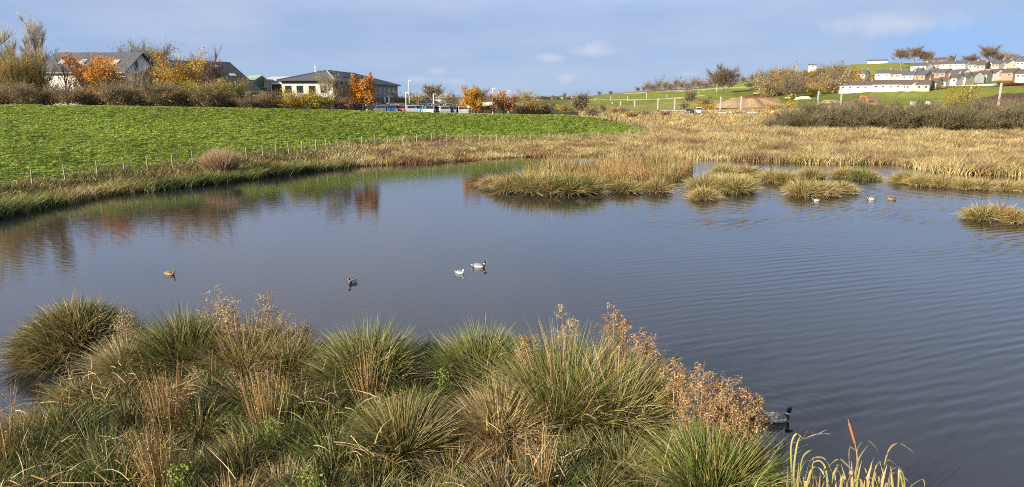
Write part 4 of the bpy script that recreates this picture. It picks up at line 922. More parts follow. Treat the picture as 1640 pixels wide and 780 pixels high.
# hillside trees
tree_px('broad_tree', 'big domed bare tree on the hill skyline', 'tree', 1158, 107, 430, 56, 'bare', [(.22, .17, .12), (.28, .22, .16)], ntw=4200, low=.12, tww=.16)
SKY_T = [(1442, 77, 34, 'leafless brown headed tree, leftmost on the hilltop'), (1463, 74, 26, 'tall thin trunked bare tree second on the hilltop'), (1481, 80, 28, 'dense bare tree third on the hilltop'),
         (1523, 88, 14, 'small lone bare tree above the houses'), (1553, 87, 30, 'rounded olive bare tree left of the skyline dome'), (1582, 72, 42, 'tall domed bare tree behind the top houses'), (1598, 84, 26, 'brown tree tucked right of the skyline dome'), (1618, 84, 24, 'grey bare tree furthest right on skyline')]
for px, py, wd, lab in SKY_T:
    tree_px('bare_tree', lab, 'tree', px, py, hill_dist(px, 111 if px < 1500 else 106, 0), wd * .9, 'bare', BR if px != 1618 and px != 1523 else GR, ntw=2000, low=.42 if px < 1500 else .2, tww=.16, bark=(.3, .26, .2), upright=.35, group='bare trees on the hilltop')
rows = []
for i in range(30):   # wooded gully between the fields and the houses
    px = 1225 + (i % 10) * 15.5 + random.uniform(-5, 5); r = i // 10
    py = [106, 115, 128][r] + 6 * math.sin(px * .05) + random.uniform(-4, 4) + (8 if px < 1250 else 0) + (4 if px > 1340 else 0); Y = [470, 420, 375][r] + random.uniform(-8, 8)
    rows.append((px, py, Y))
pal5 = [BR + GD, YO + GD, GD + GR, OR[:1] + BR + YO[:1], OL + GD, YO + OL, BR + GD]
for r in range(3):
    for i, (px, py, Y) in enumerate(sorted(rows[r * 10:r * 10 + 10])):
        tree_px('woodland_tree', f'autumn tree in hillside wood, {ordn(i)} from left in {["top", "middle", "lowest"][r]} rank', 'tree', px, py, Y, random.uniform(26, 36), 'mix', pal5[(i * 3 + r * 2) % 7], nl=1500, ntw=600, leaf=.5, low=.02, tww=.14, group='trees of the hillside wood')
tree_px('woodland_tree', 'dense pale olive tree at lower front of the hillside wood', 'tree', 1270, 124, 350, 36, 'mix', [(.30, .26, .12), (.24, .2, .1)], nl=1800, ntw=1600, leaf=.4, low=.02, tww=.14)
tree_px('golden_tree', 'yellow tree by the small white hillside house', 'tree', 1371, 111, 420, 14, 'leaf', YO, nl=900, ntw=100, leaf=.5, low=.05)
for i in range(15):
    px = 1037 + i * 9.2; Y = 640 - i * 6; pyt = 129 + 5 * math.sin(i * 2.1) - i * .25
    tree_px('hedgerow_tree', f'russet hedgerow tree on the ridge line, {ordn(i)} from the left', 'tree', px, pyt, Y, 15, 'mix', [RUST, BR, BR + RUST][i % 3], nl=500, ntw=350, leaf=.6, low=.0, tww=.2, group='hedgerow along the ridge')
for i, (px, py, Y) in enumerate([(1190, 122, 560), (1205, 119, 560), (1222, 117, 560), (1236, 112, 560), (1200, 130, 470), (1218, 126, 470), (1345, 128, 400), (1360, 130, 400), (1375, 127, 410), (1392, 126, 410), (1408, 129, 400), (960, 146, 900), (978, 146, 860), (1021, 139, 760), (1030, 138, 740), (904, 148, 900)]):
    tree_px('hill_tree', f'small brown tree dotted over the hillside, {ordn(i)} of the scattered ones', 'tree', px, py, Y, 14 if Y < 700 else 7, 'mix', [BR, BR + OL, GD + BR][i % 3], nl=450, ntw=350, leaf=.55, low=.05, tww=.2, group='scattered trees on the hill')
tree_px('conifer', 'small bright green conifer before the hill houses', 'tree', 1516, 123, 345, 9, 'leaf', [(.09, .20, .03), (.14, .26, .05)], nl=800, ntw=60, leaf=.4, low=.0, narrow_top=.75)
for i, px in enumerate((1603, 1618, 1633)):
    tree_px('garden_hedge', f'maroon garden hedge below the brick gable, {ordn(i)} length from left', 'hedge', px, 132.5, 322, 17, 'leaf', [(.17, .06, .04), (.22, .08, .05)], nl=800, ntw=50, leaf=.4, low=.0, group='maroon garden hedge')
for i in range(9):
    px = 1478 + i * 13; tree_px('garden_bush', f'low mixed shrub on slope below white terraces, {ordn(i)} from left', 'shrub', px, 137, 338, 14, 'mix', [BR + OL, OL, RUST][i % 3], nl=400, ntw=200, leaf=.35, low=.0, tww=.12, group='shrubs below the hill houses')
for i in range(26):
    px = 1352 + i * 11.2 + random.uniform(-4, 4); bp = 124 + (i % 3) * 4.5 - max(0, px - 1480) * .05 + random.uniform(-1, 1)
    tree_px('garden_shrub', f'small garden shrub scattered between hillside houses, {ordn(i)} from the left', 'shrub', px, bp - 4, hill_dist(px, bp, 0), random.uniform(7, 12), 'mix', [OL, BR + OL, GD, DK + OL, YO][i % 5], nl=350, ntw=150, leaf=.4, low=.0, tww=.14, group='garden shrubs among the hill houses')
for i, (px, py) in enumerate([(880, 157), (895, 156.5), (912, 157.5), (935, 157), (865, 156)]):
    tree_px('far_hedge', f'dark distant hedge clump on valley horizon, {ordn(i)} of them', 'hedge', px, py - 3, 620, 20, 'leaf', DK + OL, nl=400, ntw=60, leaf=.8, low=0, tww=.2, group='distant hedges on the valley horizon')

# ------------------------------------------------------------------ buildings
def wall_window(parent, x, z, wd, ht, y, axis='x', frame='frame', sub=True, t=.06):
    """window on plane y (facing -y) or, axis 'y', on plane x=y facing +x"""
    mb = MB(); f = .07 if wd > .7 else .05
    def bx(m_, a0, a1, z0, z1, d0, d1):
        if axis == 'x': m_.box(a0, a1, y - d1, y - d0, z0, z1)
        elif axis == '-y': m_.box(y - d1, y - d0, a0, a1, z0, z1)
        else: m_.box(y + d0, y + d1, a0, a1, z0, z1)
    for a0, a1, z0, z1 in ((x - wd / 2, x + wd / 2, z, z + f), (x - wd / 2, x + wd / 2, z + ht - f, z + ht), (x - wd / 2, x - wd / 2 + f, z + f, z + ht - f), (x + wd / 2 - f, x + wd / 2, z + f, z + ht - f), (x - f / 3, x + f / 3, z + f, z + ht - f)):
        bx(mb, a0, a1, z0, z1, .004, t)
    w_ = mb.build('window', M[frame], parent)
    mb = MB(); bx(mb, x - wd / 2 + .01, x + wd / 2 - .01, z + .01, z + ht - .01, .003, t * .5); mb.build('pane', M['glass'], w_ if sub else parent)
    return w_
def gable_house(name, label, cat, loc, rz, wd, dp, he, hr, wallm, roofm, wins=(), gable_wins=(), chim=(), skylights=(), group=None, frame='frame', door=None, over=.25):
    r = empty(name, loc, rz, label, cat, group); a, b = wd / 2, dp / 2; d = -1.2
    mb = MB(); mb.add([(-a, -b, d), (a, -b, d), (a, b, d), (-a, b, d), (-a, -b, he), (a, -b, he), (a, b, he), (-a, b, he), (-a, 0, hr), (a, 0, hr)],
                      [(0, 3, 2, 1), (0, 1, 5, 4), (2, 3, 7, 6), (1, 2, 6, 9, 5), (3, 0, 4, 8, 7), (4, 5, 9, 8), (6, 7, 8, 9)]); mb.build('wall', M[wallm], r)
    mb = MB(); sl = (hr - he) / b; th_ = .16
    for s in (-1, 1):
        e = (b + over); ze = he - over * sl + .03
        b0 = [(-a - over, s * e, ze), (a + over, s * e, ze), (a + over, s * .002, hr + .03), (-a - over, s * .002, hr + .03)]
        if s > 0: b0 = [b0[1], b0[0], b0[3], b0[2]]
        mb.hexa(b0, [(x, y, z + th_) for x, y, z in b0])
    rf = mb.build('roof', M[roofm], r)
    for x in chim:
        mb = MB(); mb.box(x - .35, x + .35, -.3, .3, hr - .3, hr + .9); mb.tube([(x, 0, hr + .9), (x, 0, hr + 1.15)], .11, 8); mb.build('chimney', M['brick'], rf)
    for x, f in skylights:
        y0 = -b * (1 - f); z0 = he + (hr - he) * f; dy = .5; dz = dy * sl; u = .22
        bb = [(x - .45, y0 - dy, z0 - dz + u), (x + .45, y0 - dy, z0 - dz + u), (x + .45, y0 + dy, z0 + dz + u), (x - .45, y0 + dy, z0 + dz + u)]
        MB().hexa(bb, [(p_[0], p_[1], p_[2] + .08) for p_ in bb]).build('skylight', M['lamp'], rf)
    for q in wins: wall_window(r, q[0], q[1], q[2], q[3], -b, 'x', frame)
    for q in gable_wins: wall_window(r, q[0], q[1], q[2], q[3], a, 'y', frame)
    if door is not None:
        mb = MB(); mb.box(door - .45, door + .45, -b - .05, -b - .004, 0, 2.0); mb.build('door', M['charcoal' if wallm != 'brick' else 'white_paint'], r)
    # gutter
    MB().tube([(-a - over, -b - over - .05, he - over * sl + .02), (a + over, -b - over - .05, he - over * sl + .02)], .06, 6).build('gutter', M['steel'], r)
    return r
# white farmhouse
x0, x1 = aty(66, 113, 100)[0], aty(201, 113, 100)[0]; zg = gz((x0 + x1) / 2, 104.6)
gable_house('white_house', 'white rendered house with slate roof and three skylights behind orange oak', 'house', ((x0 + x1) / 2, 104.6, zg), -.03, x1 - x0, 9.2, topz(114, 100) - zg, topz(86, 104.6) - zg, 'white_render', 'slate',
            wins=[(-4.6, 1.0, 1.2, 1.2), (-1.5, 1.0, 1.2, 1.2), (1.6, 1.0, 1.2, 1.2), (4.6, 1.0, 1.2, 1.2)], gable_wins=[(-1.4, 3.0 + 2.6, .9, 1.3), (-2.5, 2.6, 1.1, 1.2)],
            skylights=[(-4.1, .45), (-1.1, .45), (3.8, .42)], frame='dark_frame', over=.5)
# dark roofed barn
E0 = Vector((-39, 108)); E1 = E0 + Vector((-10, -8.6)) * 1.75; R0 = Vector((-47.6, 118))
mid = (E0 + E1) / 2; ang = math.atan2(E0.y - E1.y, E0.x - E1.x); perp = Vector((-math.sin(ang), math.cos(ang))); half = (R0 - E0).dot(perp); ce = mid + perp * half
zg = gz(*ce) ; zb = 3.9
gable_house('barn', 'large dark slate roofed barn with five skylights', 'barn', (ce.x, ce.y, zb), ang, (E0 - E1).length, half * 2, topz(146, 106) - zb, topz(101, 118) - zb, 'stonewall', 'dark_slate',
            wins=[(5.5, 1.0, 1.4, 1.2), (8.5, 1.0, 1.2, 1.2), (3, 1, 1.2, 1.2)], skylights=[(5.6, .68), (9.0, .80), (10.0, .50), (6.6, .28), (4.6, .26)], frame='frame', over=.35)
# orange panel beside it
r = empty('orange_canopy', spot(420, 104), -.4, 'small orange red canopy at corner of the dark roofed barn', 'canopy')
mb = MB(); mb.hexa([(-.9, -.6, 1.5), (1.0, -.6, 1.0), (1.0, .6, 1.0), (-.9, .6, 1.5)], [(-.9, -.6, 2.6), (.3, -.6, 2.6), (.3, .6, 2.6), (-.9, .6, 2.6)]); mb.build('awning', M['orange_sheet'], r)
for x in (-.8, .8): MB().tube([(x, 0, -.3), (x, 0, 1.4)], .05).build('post', M['charcoal'], r)
# green shed, warehouse
def shed(name, label, px0, px1, pye, pyr, Y, wallm, roofm, dp=14, rz=0, doors=(), pyb=None):
    x0, x1 = aty(px0, pye, Y)[0], aty(px1, pye, Y)[0]; z = gz((x0 + x1) / 2, Y + dp / 2)
    return gable_house(name, label, 'shed', ((x0 + x1) / 2, Y + dp / 2, z), rz, x1 - x0, dp, topz(pye, Y) - z, topz(pyr, Y + dp / 2) - z, wallm, roofm, over=.2)
shed('green_shed', 'dark green shed with pale green roof behind the barn', 391, 408, 128, 122, 137, 'green_sheet', 'pale_green', 7)
r = shed('warehouse', 'grey warehouse with wide dark doorway left of office', 419, 464, 129, 124, 142, 'sheet', 'white_paint')
z = 0; mb = MB(); mb.box(-.9, 2.0, -7.06, -7.004, .2, 4.6); d_ = mb.build('door', M['charcoal'], r)
mb = MB(); mb.box(-1.1, -.9, -7.2, -7.0, .2, 4.8); mb.box(2.0, 2.2, -7.2, -7.0, .2, 4.8); mb.box(-1.1, 2.2, -7.2, -7.0, 4.6, 4.85); mb.build('door_frame', M['white_paint'], d_)
wall_window(r, -2.2, 3.2, .8, .8, -7, 'x', 'frame')
# flat valley sheds beyond car park
shed('grey_shed', 'low grey blue shed roof beyond the car park', 675, 722, 157, 151, 190, 'sheet', 'sheet', 14)
shed('long_shed', 'long pale tan low shed behind the last cars', 706, 756, 165, 161, 170, 'cream', 'stonewall', 8)
shed('long_shed', 'pale low shed between the orange trees', 765, 815, 162, 156, 180, 'cream', 'brown_tile', 12)
# office block
zo = gz(-36, 150); Cn = Vector((-33.3, 130)); u = Vector((.045, 1)).normalized(); v = Vector((-1, .045)).normalized(); LW, LS = 9.6, 58.0
r = empty('office_block', (Cn.x, Cn.y, zo), math.atan2(-v.y, -v.x), 'two storey office block with hipped grey roof and solar panels', 'office')
# local frame: x to the left is -x, depth +y
ze = topz(128.8, 130) - zo; zr = topz(112.8, 142) - zo
mb = MB(); mb.box(-LW, 0, 0, .35, -1, ze); mb.box(-LW, -LW + .35, .35, LS, -1, ze); mb.box(-LW + .35, 0, LS - .35, LS, -1, ze); mb.build('end_wall', M['office_render'], r)
mb = MB(); mb.box(-.35, 0, .351, LS - .351, -1, ze - 3.1); mb.box(-.35, -.0, .351, 26, ze - 3.1, ze); mb.build('side_wall', M['charcoal'], r)
mb = MB(); mb.box(-.3, .05, 26.01, LS - .36, ze - 3.1, ze); mb.build('upper_cladding', M['charcoal_light'], r)
e = .7; rp0, rp1 = (-4.7, 12, zr), (-4.2, 31, zr)
c4 = [(-LW - e, -e, ze), (e, -e, ze), (e, LS + e, ze), (-LW - e, LS + e, ze)]
mb = MB(); vs = [*c4, rp0, rp1, *[(x, y, ze - .22) for x, y, _ in c4]]
mb.add(vs, [(0, 1, 4), (1, 2, 5, 4), (2, 3, 5), (3, 0, 4, 5), (6, 7, 1, 0), (7, 8, 2, 1), (8, 9, 3, 2), (9, 6, 0, 3), (9, 8, 7, 6)]); rf = mb.build('roof', M['slate'], r)
mb = MB()
for a_, b_ in ((c4[1], rp0), (c4[0], rp0), (c4[2], rp1), (rp0, rp1)): mb.tube([Vector(a_) + Vector((0, 0, .05)), Vector(b_) + Vector((0, 0, .05))], .12, 5)
mb.build('ridge_tiles', M['sheet'], rf)
# solar panels on the right slope
def on_slope(yf, s):   # s 0 eave .. 1 ridge on right slope
    a_ = Vector((e, yf, ze)); yr = min(max(yf, 12), 31); b_ = Vector((-4.5, yr, zr)); return a_.lerp(b_, s)
for k in range(5):
    y0 = 11 + k * 5.2; q = [on_slope(y0, .35), on_slope(y0 + 4.8, .35), on_slope(y0 + 4.8, .88), on_slope(y0, .88)]
    mb = MB(); mb.hexa([p_ + Vector((.05, 0, .10)) for p_ in q], [p_ + Vector((.05, 0, .18)) for p_ in q]); mb.build('solar_panel', M['dark_slate'], rf)
MB().tube([(-6, 9, zr - .9), (-6, 9, zr + .9)], .14).build('flue', M['white_paint'], rf)
for x in (-8.4, -6.2, -3.9, -1.7):
    wall_window(r, x, ze - 2.3, 1.2, 1.35, 0, 'x', 'dark_frame'); wall_window(r, x, .9, 1.2, 1.4, 0, 'x', 'dark_frame')
for y in (4, 8, 12, 28, 33, 37.5, 42, 47, 52):
    wall_window(r, y, ze - 2.4, 2.0, 1.5, .05 if y > 26 else 0, 'y', 'sheet'); wall_window(r, y, .9, 2.0, 1.5, 0, 'y', 'sheet')
for y in (18, 22): wall_window(r, y, 1.2, 2.4, ze - 2.0, 0, 'y', 'sheet')
MB().tube([(-LW - e, -e - .06, ze - .1), (e, -e - .06, ze - .1)], .09).build('gutter', M['dark_frame'], r)
MB().tube([(.12, -.12, -.5), (.12, -.12, ze)], .06).build('downpipe', M['white_paint'], r)
sg = MB()
for k in range(9): sg.box(.06, .12, 44 + k * .95, 44.65 + k * .95, ze - 2.95, ze - 2.65)
sg.build('fascia_lettering', M['white_paint'], r)

# hillside houses
HOUSES = [  # row, px0, px1, ridge py, eave py, Y, wall, roof, rot
 ('top', 1481, 1513, 94, 97.5, 560, 'pink_brick', 'brown_tile', -.5), ('top', 1462, 1489, 102, 106, 520, 'white_render', 'slate', -.9), ('top', 1488, 1509, 100.5, 104, 515, 'pink_brick', 'brown_tile', -.6),
 ('top', 1509, 1533, 98.5, 103, 510, 'cream', 'slate', -.9), ('top', 1531, 1553, 98, 102.5, 505, 'white_render', 'slate', -.9), ('top', 1553, 1566, 100, 104, 505, 'pink_brick', 'slate', -.6), ('top', 1565, 1582, 102, 105, 495, 'pink_brick', 'brown_tile', -.8),
 ('top', 1580, 1597, 94.5, 101, 500, 'cream', 'slate', -1.0), ('top', 1593, 1608, 97, 103, 490, 'pink_brick', 'slate', -1.0), ('top', 1606, 1622, 97, 102, 490, 'cream', 'slate', -1.0), ('top', 1618, 1632, 91, 97, 510, 'white_render', 'slate', -1.0), ('top', 1630, 1650, 92, 99, 490, 'cream', 'slate', -1.0),
 ('middle', 1350, 1362, 118.5, 120, 430, 'cream', 'slate', -.5), ('middle', 1376, 1389, 115.5, 119, 430, 'white_render', 'slate', -.6), ('middle', 1404, 1428, 112.5, 118, 425, 'cream', 'slate', -.6), ('middle', 1427, 1446, 113, 119, 420, 'pink_brick', 'slate', -.7),
 ('middle', 1441, 1457, 113, 119, 425, 'white_render', 'slate', -.9), ('middle', 1446, 1468, 116.5, 121, 410, 'cream', 'slate', -.6), ('middle', 1462, 1480, 111, 115.5, 440, 'white_render', 'slate', -.8), ('middle', 1467, 1490, 117, 121, 405, 'brick', 'slate', -.85),
 ('middle', 1485, 1504, 111.5, 116, 425, 'cream', 'slate', -.9), ('middle', 1500, 1525, 112, 117, 410, 'brick', 'slate', -.95), ('middle', 1524, 1551, 112.5, 117.5, 410, 'white_render', 'slate', -.95),
 ('lower', 1521, 1538, 121, 125.5, 375, 'white_render', 'brown_tile', -.8), ('lower', 1536, 1552, 118.5, 124, 375, 'cream', 'brown_tile', -.8), ('lower', 1550, 1568, 116.5, 122, 375, 'white_render', 'brown_tile', -.95),
 ('lower', 1567, 1586, 114, 120, 375, 'cream', 'brown_tile', -.7), ('lower', 1582, 1604, 112, 118, 375, 'white_render', 'brown_tile', -1.05), ('lower', 1601, 1632, 110.5, 117, 370, 'brick', 'brown_tile', -1.0), ('lower', 1630, 1652, 112.5, 118.5, 370, 'white_render', 'brown_tile', -.9),
 ('bottom', 1350, 1398, 133, 137, 345, 'white_render', 'brown_tile', -.48), ('bottom', 1404, 1458, 130.5, 135.5, 345, 'white_render', 'brown_tile', -.48), ('bottom', 1455, 1470, 130, 136, 335, 'white_render', 'brown_tile', -1.4),
 ('bottom', 1469, 1490, 130.5, 136, 345, 'pink_brick', 'brown_tile', -.7), ('bottom', 1487, 1505, 127.5, 133.5, 350, 'cream', 'brown_tile', -.9), ('bottom', 1503, 1521, 125.5, 131, 355, 'white_render', 'brown_tile', -.9),
]
WALLW = dict(white_render='white rendered', cream='cream rendered', brick='orange brick', pink_brick='pinkish brick')
cnt = {}
for (row, p0, p1, pr, pe, Y, wm, rm, rz) in sorted(HOUSES, key=lambda q: (q[0], q[1])):
    i = cnt.get(row, 0); cnt[row] = i + 1
    rz -= (.22 if row != 'bottom' else 0) + random.uniform(-.08, .08); pc = (p0 + p1) / 2; Y = hill_dist(pc, pe, dict(top=3.9, middle=4.0, lower=4.0, bottom=2.9)[row]); X, Y, z = spot(pc, Y); wp = (p1 - p0) / F * Y * 1.12
    az = math.atan2(X, Y); rel = rz + az           # 0 = frontal
    dp = 8.5; wd = max(4.5, (wp - dp * abs(math.sin(rel))) / max(math.cos(rel), .3))
    he = topz(pe, Y) - z; hr = max(topz(pr, Y) - z, he + 2.2)
    if he > 7: z += he - 6; hr -= he - 6; he = 6.0; 
    if he < 2.4: z -= 2.4 - he; hr += 2.4 - he; he = 2.4
    nn = max(2, int(wd / 3)); wins = []
    for k in range(nn):
        x = -wd / 2 + wd * (k + .5) / nn; wins.append((x, he - 1.5, 1.1, 1.0))
        if he > 4.5 and k: wins.append((x, .9, 1.3, 1.1))
    gable_house('hill_house', f'{WALLW[wm]} house, {ordn(i)} from the left in {row} hillside row', 'house', (X, Y, z), rz, wd, dp, he, hr, wm, rm, wins=wins, gable_wins=[(1.5, he - 1.5, .9, 1.0)] if i % 2 else [],
                chim=[wd * .35] if i % 3 != 1 else [], door=-wd / 2 + wd * .5 / nn if he > 4.5 else None, group='houses on the hillside')
# skyline and far-off farm buildings
for lab, px0, px1, pe, pr, Y, wm in (('long white low building on the green hilltop skyline', 1391, 1419, 99.5, 98, 600, 'white_render'), ('white building glimpsed above the hillside wood', 1295, 1307, 105, 103, 560, 'white_render'),
                                    ('tiny white farmhouse on far valley horizon', 884, 892, 157, 155, 800, 'white_render'), ('second tiny white farm building on valley horizon', 897, 903, 156, 153.5, 820, 'white_render'), ('small pale farm shed right of the farmhouses', 912, 920, 156, 154, 800, 'cream')):
    x0, x1 = aty(px0, pe, Y)[0], aty(px1, pe, Y)[0]; z = gz((x0 + x1) / 2, Y); he = max(topz(pe, Y) - z, 2.2); hr = max(topz(pr, Y) - z, he + 1)
    gable_house('far_building', lab, 'building', ((x0 + x1) / 2, Y, z), -.4, x1 - x0, 6, he, hr, wm, 'slate', wins=[(0, he - 1.5, 1, 1)], over=.2)
# walls and rails
def strip_wall(name, label, cat, pts, h, th_, m_, posts=0):
    """low wall following the ground through column/distance points"""
    P = []
    for (a, Ya), (b, Yb) in zip(pts[:-1], pts[1:]):
        for k in range(12): f = k / 12; P.append(spot(a + (b - a) * f, Ya + (Yb - Ya) * f))
    P.append(spot(*pts[-1])); mb = MB(); vs = []; fs = []
    for i, p_ in enumerate(P):
        q0 = Vector(P[max(i - 1, 0)][:2]); q1 = Vector(P[min(i + 1, len(P) - 1)][:2]); d = (q1 - q0).normalized(); n_ = Vector((-d.y, d.x)) * th_ / 2
        for s, zz in ((1, -.6), (-1, -.6), (-1, h), (1, h)): vs.append((p_[0] + n_.x * s, p_[1] + n_.y * s, p_[2] + zz))
    for i in range(len(P) - 1):
        for k in range(4): fs.append((i * 4 + k, i * 4 + (k + 1) % 4, i * 4 + 4 + (k + 1) % 4, i * 4 + 4 + k))
    mb.add(vs, fs); o = mb.build(name, M[m_]); tag(o, label, cat); return o
strip_wall('stone_wall', 'dry stone wall below the ridge hedgerow', 'wall', [(1000, 700), (1060, 620), (1130, 540), (1200, 480), (1245, 470)], .8, .4, 'stonewall')
strip_wall('stone_wall', 'second pale field wall crossing the green hillside', 'wall', [(930, 700), (975, 560), (1060, 470), (1130, 430)], .6, .4, 'stonewall')
strip_wall('garden_wall', 'long cream retaining wall under the top hillside houses', 'wall', [(1505, hill_dist(1505, 110.5, 1.6)), (1550, hill_dist(1550, 111, 1.6)), (1592, hill_dist(1592, 111.5, 1.6))], 1.6, .4, 'cream')
strip_wall('garden_wall', 'pale garden wall before lower white houses', 'wall', [(q, hill_dist(q, 133.5 + (1600 - q) * .05, 1.0)) for q in (1405, 1440, 1475, 1520, 1560, 1600)], 1.0, .3, 'cream')
# white guard rail along the railway
gr_ = empty('guard_rail', spot(1160, 262), 0, 'long thin white guard rail in front of the earth mound', 'guard rail')
ox, oy, oz = spot(1160, 262)
A = aty(1060, 176.5, 262); Bp = aty(1252, 175.5, 262)
MB().hexa([(A[0] - ox, 0, A[2] - oz - .14), (Bp[0] - ox, 0, Bp[2] - oz - .14), (Bp[0] - ox, .1, Bp[2] - oz - .14), (A[0] - ox, .1, A[2] - oz - .14)], [(A[0] - ox, 0, A[2] - oz + .0), (Bp[0] - ox, 0, Bp[2] - oz + .0), (Bp[0] - ox, .1, Bp[2] - oz + .0), (A[0] - ox, .1, A[2] - oz + .0)]).build('rail', M['white_paint'], gr_)
for k in range(17):
    f = k / 16; x = A[0] + (Bp[0] - A[0]) * f; zz = A[2] + (Bp[2] - A[2]) * f; g_ = gz(x, 262)
    MB().box(x - ox - .06, x - ox + .06, .11, .22, g_ - oz - .5, zz - oz).build('post', M['white_paint'], gr_)
# railway masts and lamp columns
def mast(label, px, pyb, pyt, Y, arm=1, name='railway_mast', group='masts along the railway', r0=.17):
    q = aty(px, pyb, Y); z = min(q[2], gz(q[0], Y)); h = topz(pyt, Y) - z
    r = empty(name, (q[0], Y, z), 0, label, 'mast', group)
    MB().box(-r0, r0, -r0 * .8, r0 * .8, -.3, h).build('post', M['steel'], r)
    if arm:
        MB().tube([(0, 0, h - .8), (arm * 2.2, 0, h - .5)], .06).build('arm', M['steel'], r); MB().tube([(0, 0, h - 1.9), (arm * 2.2, 0, h - .9)], .05).build('brace', M['steel'], r)
    return r
LOW = [(959, 179, 163, 480), (980, 179, 163, 430), (993, 179, 162, 400), (1016, 178, 161, 360), (1053, 178, 157.5, 310), (1080, 178, 159, 300), (1153, 178, 155, 280), (1186, 176, 154, 275), (1309, 170, 145.5, 250), (1346, 170, 145, 245), (1551, 172, 138, 222), (1598, 175, 133, 205)]
for i, (px, b_, t_, Y) in enumerate(LOW):
    mast(f'grey railway mast in the nearer row, {ordn(i)} from the left', px, b_, t_, Y, arm=0 if i in (9,) else (-1 if i % 2 else 1) * .35, r0=.22 if Y < 320 else .26)
UP = [(953, 164, 158, 560), (978, 164, 154.5, 540), (1005, 163, 154, 520), (1035, 160, 149, 500), (1068, 159, 151, 500), (1119, 152, 143, 480), (1148, 143, 134, 470), (1231, 151, 138, 400), (1275, 110, 101, 560)]
for i, (px, b_, t_, Y) in enumerate(UP):
    mast(f'thin pale pole on the hillside beyond, {ordn(i)} from the left', px, b_, t_, Y, arm=0, name='hillside_pole', group='poles on the hillside', r0=.22)
def lamp(label, px, pyt, Y):
    X, Y, z = spot(px, Y); h = topz(pyt, Y) - z; r = empty('lamp_column', (X, Y, z), 0, label, 'lamp post', 'car park lamp columns')
    MB().tube([(0, 0, -.2), (0, 0, h)], [.10, .07], 8).build('column', M['white_paint'], r); MB().box(-.12, .5, -.12, .12, h - .02, h + .12).build('lamp_head', M['white_paint'], r)
lamp('tallest white lamp column right of the office block', 656, 129, 150); lamp('shorter white lamp column standing among the nearer cars', 651, 149, 112)
lamp('white lamp column before the grey shed roof', 695, 151, 135); lamp('white lamp column between the two orange trees', 789, 142, 128); lamp('small white pole beyond the pinkish orange tree', 814, 146, 150)
# field fence
fr = empty('post_and_wire_fence', onz(200, 272, 1), 0, 'weathered post and wire fence along foot of the green field', 'fence')
fo = Vector(fr.location); posts = [(-30, 305), (0, 301), (52, 296), (105, 291), (156, 281), (200, 277), (237, 272), (277, 269), (309, 265), (344, 260), (396, 255), (421, 252), (443, 249), (463, 246), (484, 243), (506, 240), (523, 238), (541, 236), (560, 235), (580, 234), (601, 233), (622, 232), (645, 231), (668, 230), (692, 229), (716, 229), (742, 229), (768, 229), (795, 229), (822, 229), (850, 228), (878, 227), (905, 226), (932, 224), (958, 222), (985, 220), (1008, 217), (1030, 214), (1042, 212)]
tops = []
for i, (px, py) in enumerate(posts):
    tt, yy, zz = B[1]; t_ = onz(px, py, 1.0); y1, z1 = vals(1, np.array([t_[0] / t_[1]])); Y = float(y1[0]) * .985; X = t_[0] / t_[1] * Y; z = gz(X, Y)
    lx, ly = random.uniform(-.05, .05), random.uniform(-.05, .05); h = 1.12 + random.uniform(-.06, .1)
    mb = MB(); p0 = Vector((X, Y, z - .3)) - fo; p1 = Vector((X + lx, Y + ly, z + h)) - fo
    mb.tube([p0, p1], [.06, .055], 7, (1, 1, 1)); mb.build('post', M['timber'], fr); tops.append(p1)
for dz in (.1, .45, .8):
    mb = MB(); mb.tube([p_ - Vector((0, .06, dz)) for p_ in tops], .006, 4); mb.build('wire', M['steel'], fr)
fr = empty('post_and_wire_fence', spot(1045, 125), 0, 'fence rising over the field right hand corner', 'fence'); fo = Vector(fr.location); tops = []
for k in range(12):
    px = 1047 - k * 7.5; X, Y, z = spot(px, 124 - k * .7)
    mb = MB(); mb.tube([Vector((X, Y, z - .3)) - fo, Vector((X, Y, z + 1.3)) - fo], .07, 6); mb.build('post', M['timber'], fr); tops.append(Vector((X, Y, z + 1.2)) - fo)
mb = MB(); mb.tube(tops, .012, 4); mb.build('wire', M['steel'], fr)
# tan bush at the water's edge
X, Y, _ = onz(355, 285); g = tuft(0, 0, .3, 1.0, 2.5, 6000, RUST + STRAW, [(.50, .36, .24), (.46, .30, .18), (.56, .43, .28)], spread=.22, width=.03, K=3, droop=.2, base_r=1.0)
o = put_mesh('reed_clump', [g], M['blade']); o.location = (X, Y, 0); tag(o, 'tall round tan reed clump at the left water edge by the fence', 'reed clump')

